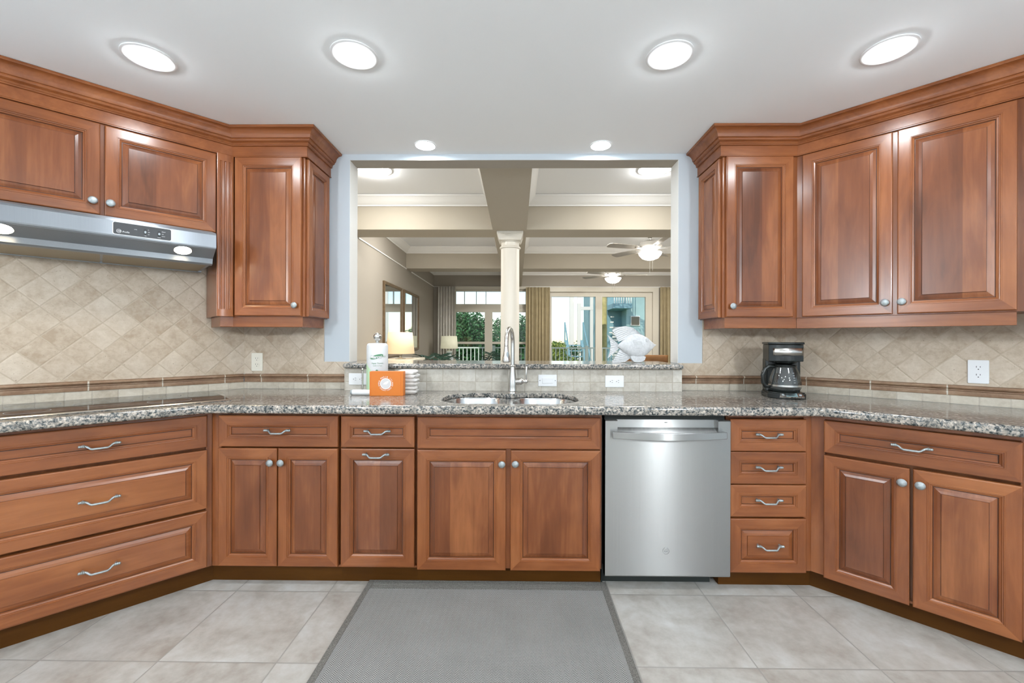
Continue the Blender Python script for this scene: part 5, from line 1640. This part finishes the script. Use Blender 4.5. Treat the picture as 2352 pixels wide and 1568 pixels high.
tree('dark green shrub at the foot of the outside stair', 2.50, 18.9, -1.2, 1.3,
     [(-0.1, 0, 1.5, 0.45), (0.1, 0, 1.0, 0.5), (0.05, 0, 2.0, 0.32), (-0.2, 0, 0.7, 0.5)], 3000, 0.055, M['leaf'], 14, 0.05)
tree('distant green tree line on the horizon left of the stair', -1.0, 46.0, -1.2, 2.0,
     [(x * 2.6, 0, 1.2 + 0.5 * math.sin(x * 1.9), 1.7) for x in range(-5, 9)], 7000, 0.30, M['leaf'], 15, 0.2)
# palm trunk close to the deck
t = thing('palm_tree', 'pale ringed palm trunk seen at the left of the right door pane', 'palm', (2.60, 12.6, -1.2), 0)
pr = []
for i in range(64):
    z = i * 0.11
    pr.append((0.088 - 0.0004 * i + (0.008 if i % 2 else 0), z))
MB().lathe(pr, 18).build('trunk', M['palm_bark'], t, smooth=60)
fr_ = MB()
rnd = random.Random(4)
for k in range(12):
    a = 2 * PI * k / 12
    pts = [Vector((1.9 * u * math.cos(a), 1.9 * u * math.sin(a), 6.95 + 0.9 * u - 1.9 * u * u)) for u in [i / 9 for i in range(10)]]
    fr_.tube(pts, 0.015, 5)
    sd = Vector((-math.sin(a), math.cos(a), 0))
    for i in range(1, 10):
        for s in (-1, 1):
            w = 0.5 * math.sin(PI * (i + 0.5) / 10.5)
            d = (pts[i] - pts[i - 1]).normalized()
            fr_.add([pts[i], pts[i] + sd * s * w * 0.5 + d * 0.18, pts[i] + sd * s * w + d * 0.3 + Vector((0, 0, -0.3 * w)), pts[i] + d * 0.08], [(0, 1, 2, 3)])
fr_.build('fronds', M['leaf_y'], t)

# white timber frame beyond the stair
t = thing('timber_frame', 'white post and beam frame rising behind the outside stair', 'frame', (0, 20.5, -1.2), 0)
for x, r_ in ((2.66, 0.10), (3.02, 0.085), (3.62, 0.07)):
    MB().box(x - r_, x + r_, -r_, r_, 0, 6.2).build('post', M['white_post'], t)
MB().box(2.95, 3.69, -0.08, 0.08, 3.90, 4.06).build('beam', M['white_post'], t)
MB().box(2.5, 3.75, -0.10, 0.10, 6.2, 6.4).build('beam', M['white_post'], t)
# outside stair
t = thing('stairs', 'teal open stair seen through the left sliding door pane', 'stairs', (2.13, 15.6, -1.2), 0)
ns = 9
for s in (0.0, 0.66):
    MB().add([(s - 0.05, 0, -0.0), (s + 0.05, 0, 0.0), (s + 0.05, 0, 0.34), (s - 0.05, 0, 0.34), (s - 0.05, 2.6, 2.05), (s + 0.05, 2.6, 2.05), (s + 0.05, 2.6, 2.45), (s - 0.05, 2.6, 2.45)],
             [(0, 1, 2, 3), (4, 7, 6, 5), (0, 4, 5, 1), (3, 2, 6, 7), (0, 3, 7, 4), (1, 5, 6, 2)]).build('stringer', M['teal_d'], t)
for k in range(ns):
    u = (k + 0.7) / ns
    MB().box(0.05, 0.61, 2.6 * u - 0.13, 2.6 * u + 0.13, 0.22 + 2.05 * u, 0.26 + 2.05 * u).build('tread', M['teal_d'], t)
for s in (-0.06, 0.72):
    MB().tube([(s, 0.0, 1.15), (s, 2.6, 3.2)], 0.03, 8).build('handrail', M['teal_d'], t)
    for u in (0.0, 0.5, 1.0):
        MB().box(s - 0.025, s + 0.025, 2.6 * u - 0.025, 2.6 * u + 0.025, 0.1 + 2.05 * u, 1.15 + 2.05 * u).build('newel_post', M['teal_d'], t)

# teal neighbour building with balcony
t = thing('building', 'teal neighbouring building with a white railed balcony beyond the right pane', 'building', (0, 0, -1.2), 0)
MB().box(4.55, 11.0, 17.6, 25.0, 0, 8.0).build('wall', M['teal'], t)
MB().box(3.95, 4.55, 18.4, 25.0, 0, 8.0).build('stair_wall', M['teal_d'], t)
MB().box(4.45, 11.2, 17.4, 25.1, 8.0, 8.25).build('roof_edge', M['white_post'], t)
MB().box(3.85, 4.6, 16.9, 18.4, 3.72, 3.92).build('balcony_slab', M['teal_d'], t)
br_ = MB().box(3.85, 4.6, 16.9, 16.95, 4.85, 4.92).build('balcony_rail', M['white_post'], t)
for k in range(8):
    MB().box(3.88 + 0.095 * k, 3.905 + 0.095 * k, 16.91, 16.94, 3.92, 4.86).build('baluster', M['white_post'], br_)
sh = MB()
for k in range(12):
    sh.box(4.14, 4.36, 18.34, 18.385, 1.5 + 0.13 * k, 1.59 + 0.13 * k)
sh.build('shutter', M['white_post'], t)
wf = MB().box(4.72, 5.10, 17.55, 17.60, 3.05, 3.45).build('window', M['white_post'], t)
MB().box(4.75, 5.07, 17.54, 17.548, 3.08, 3.42).build('pane', M['black_glass'], wf)
for k in range(4):
    MB().box(3.98 - 0.0, 4.12, 18.2 - 0.09 * k, 18.26 - 0.09 * k, 2.75 + 0.22 * k, 2.80 + 0.22 * k).build('step', M['white_post'], t)
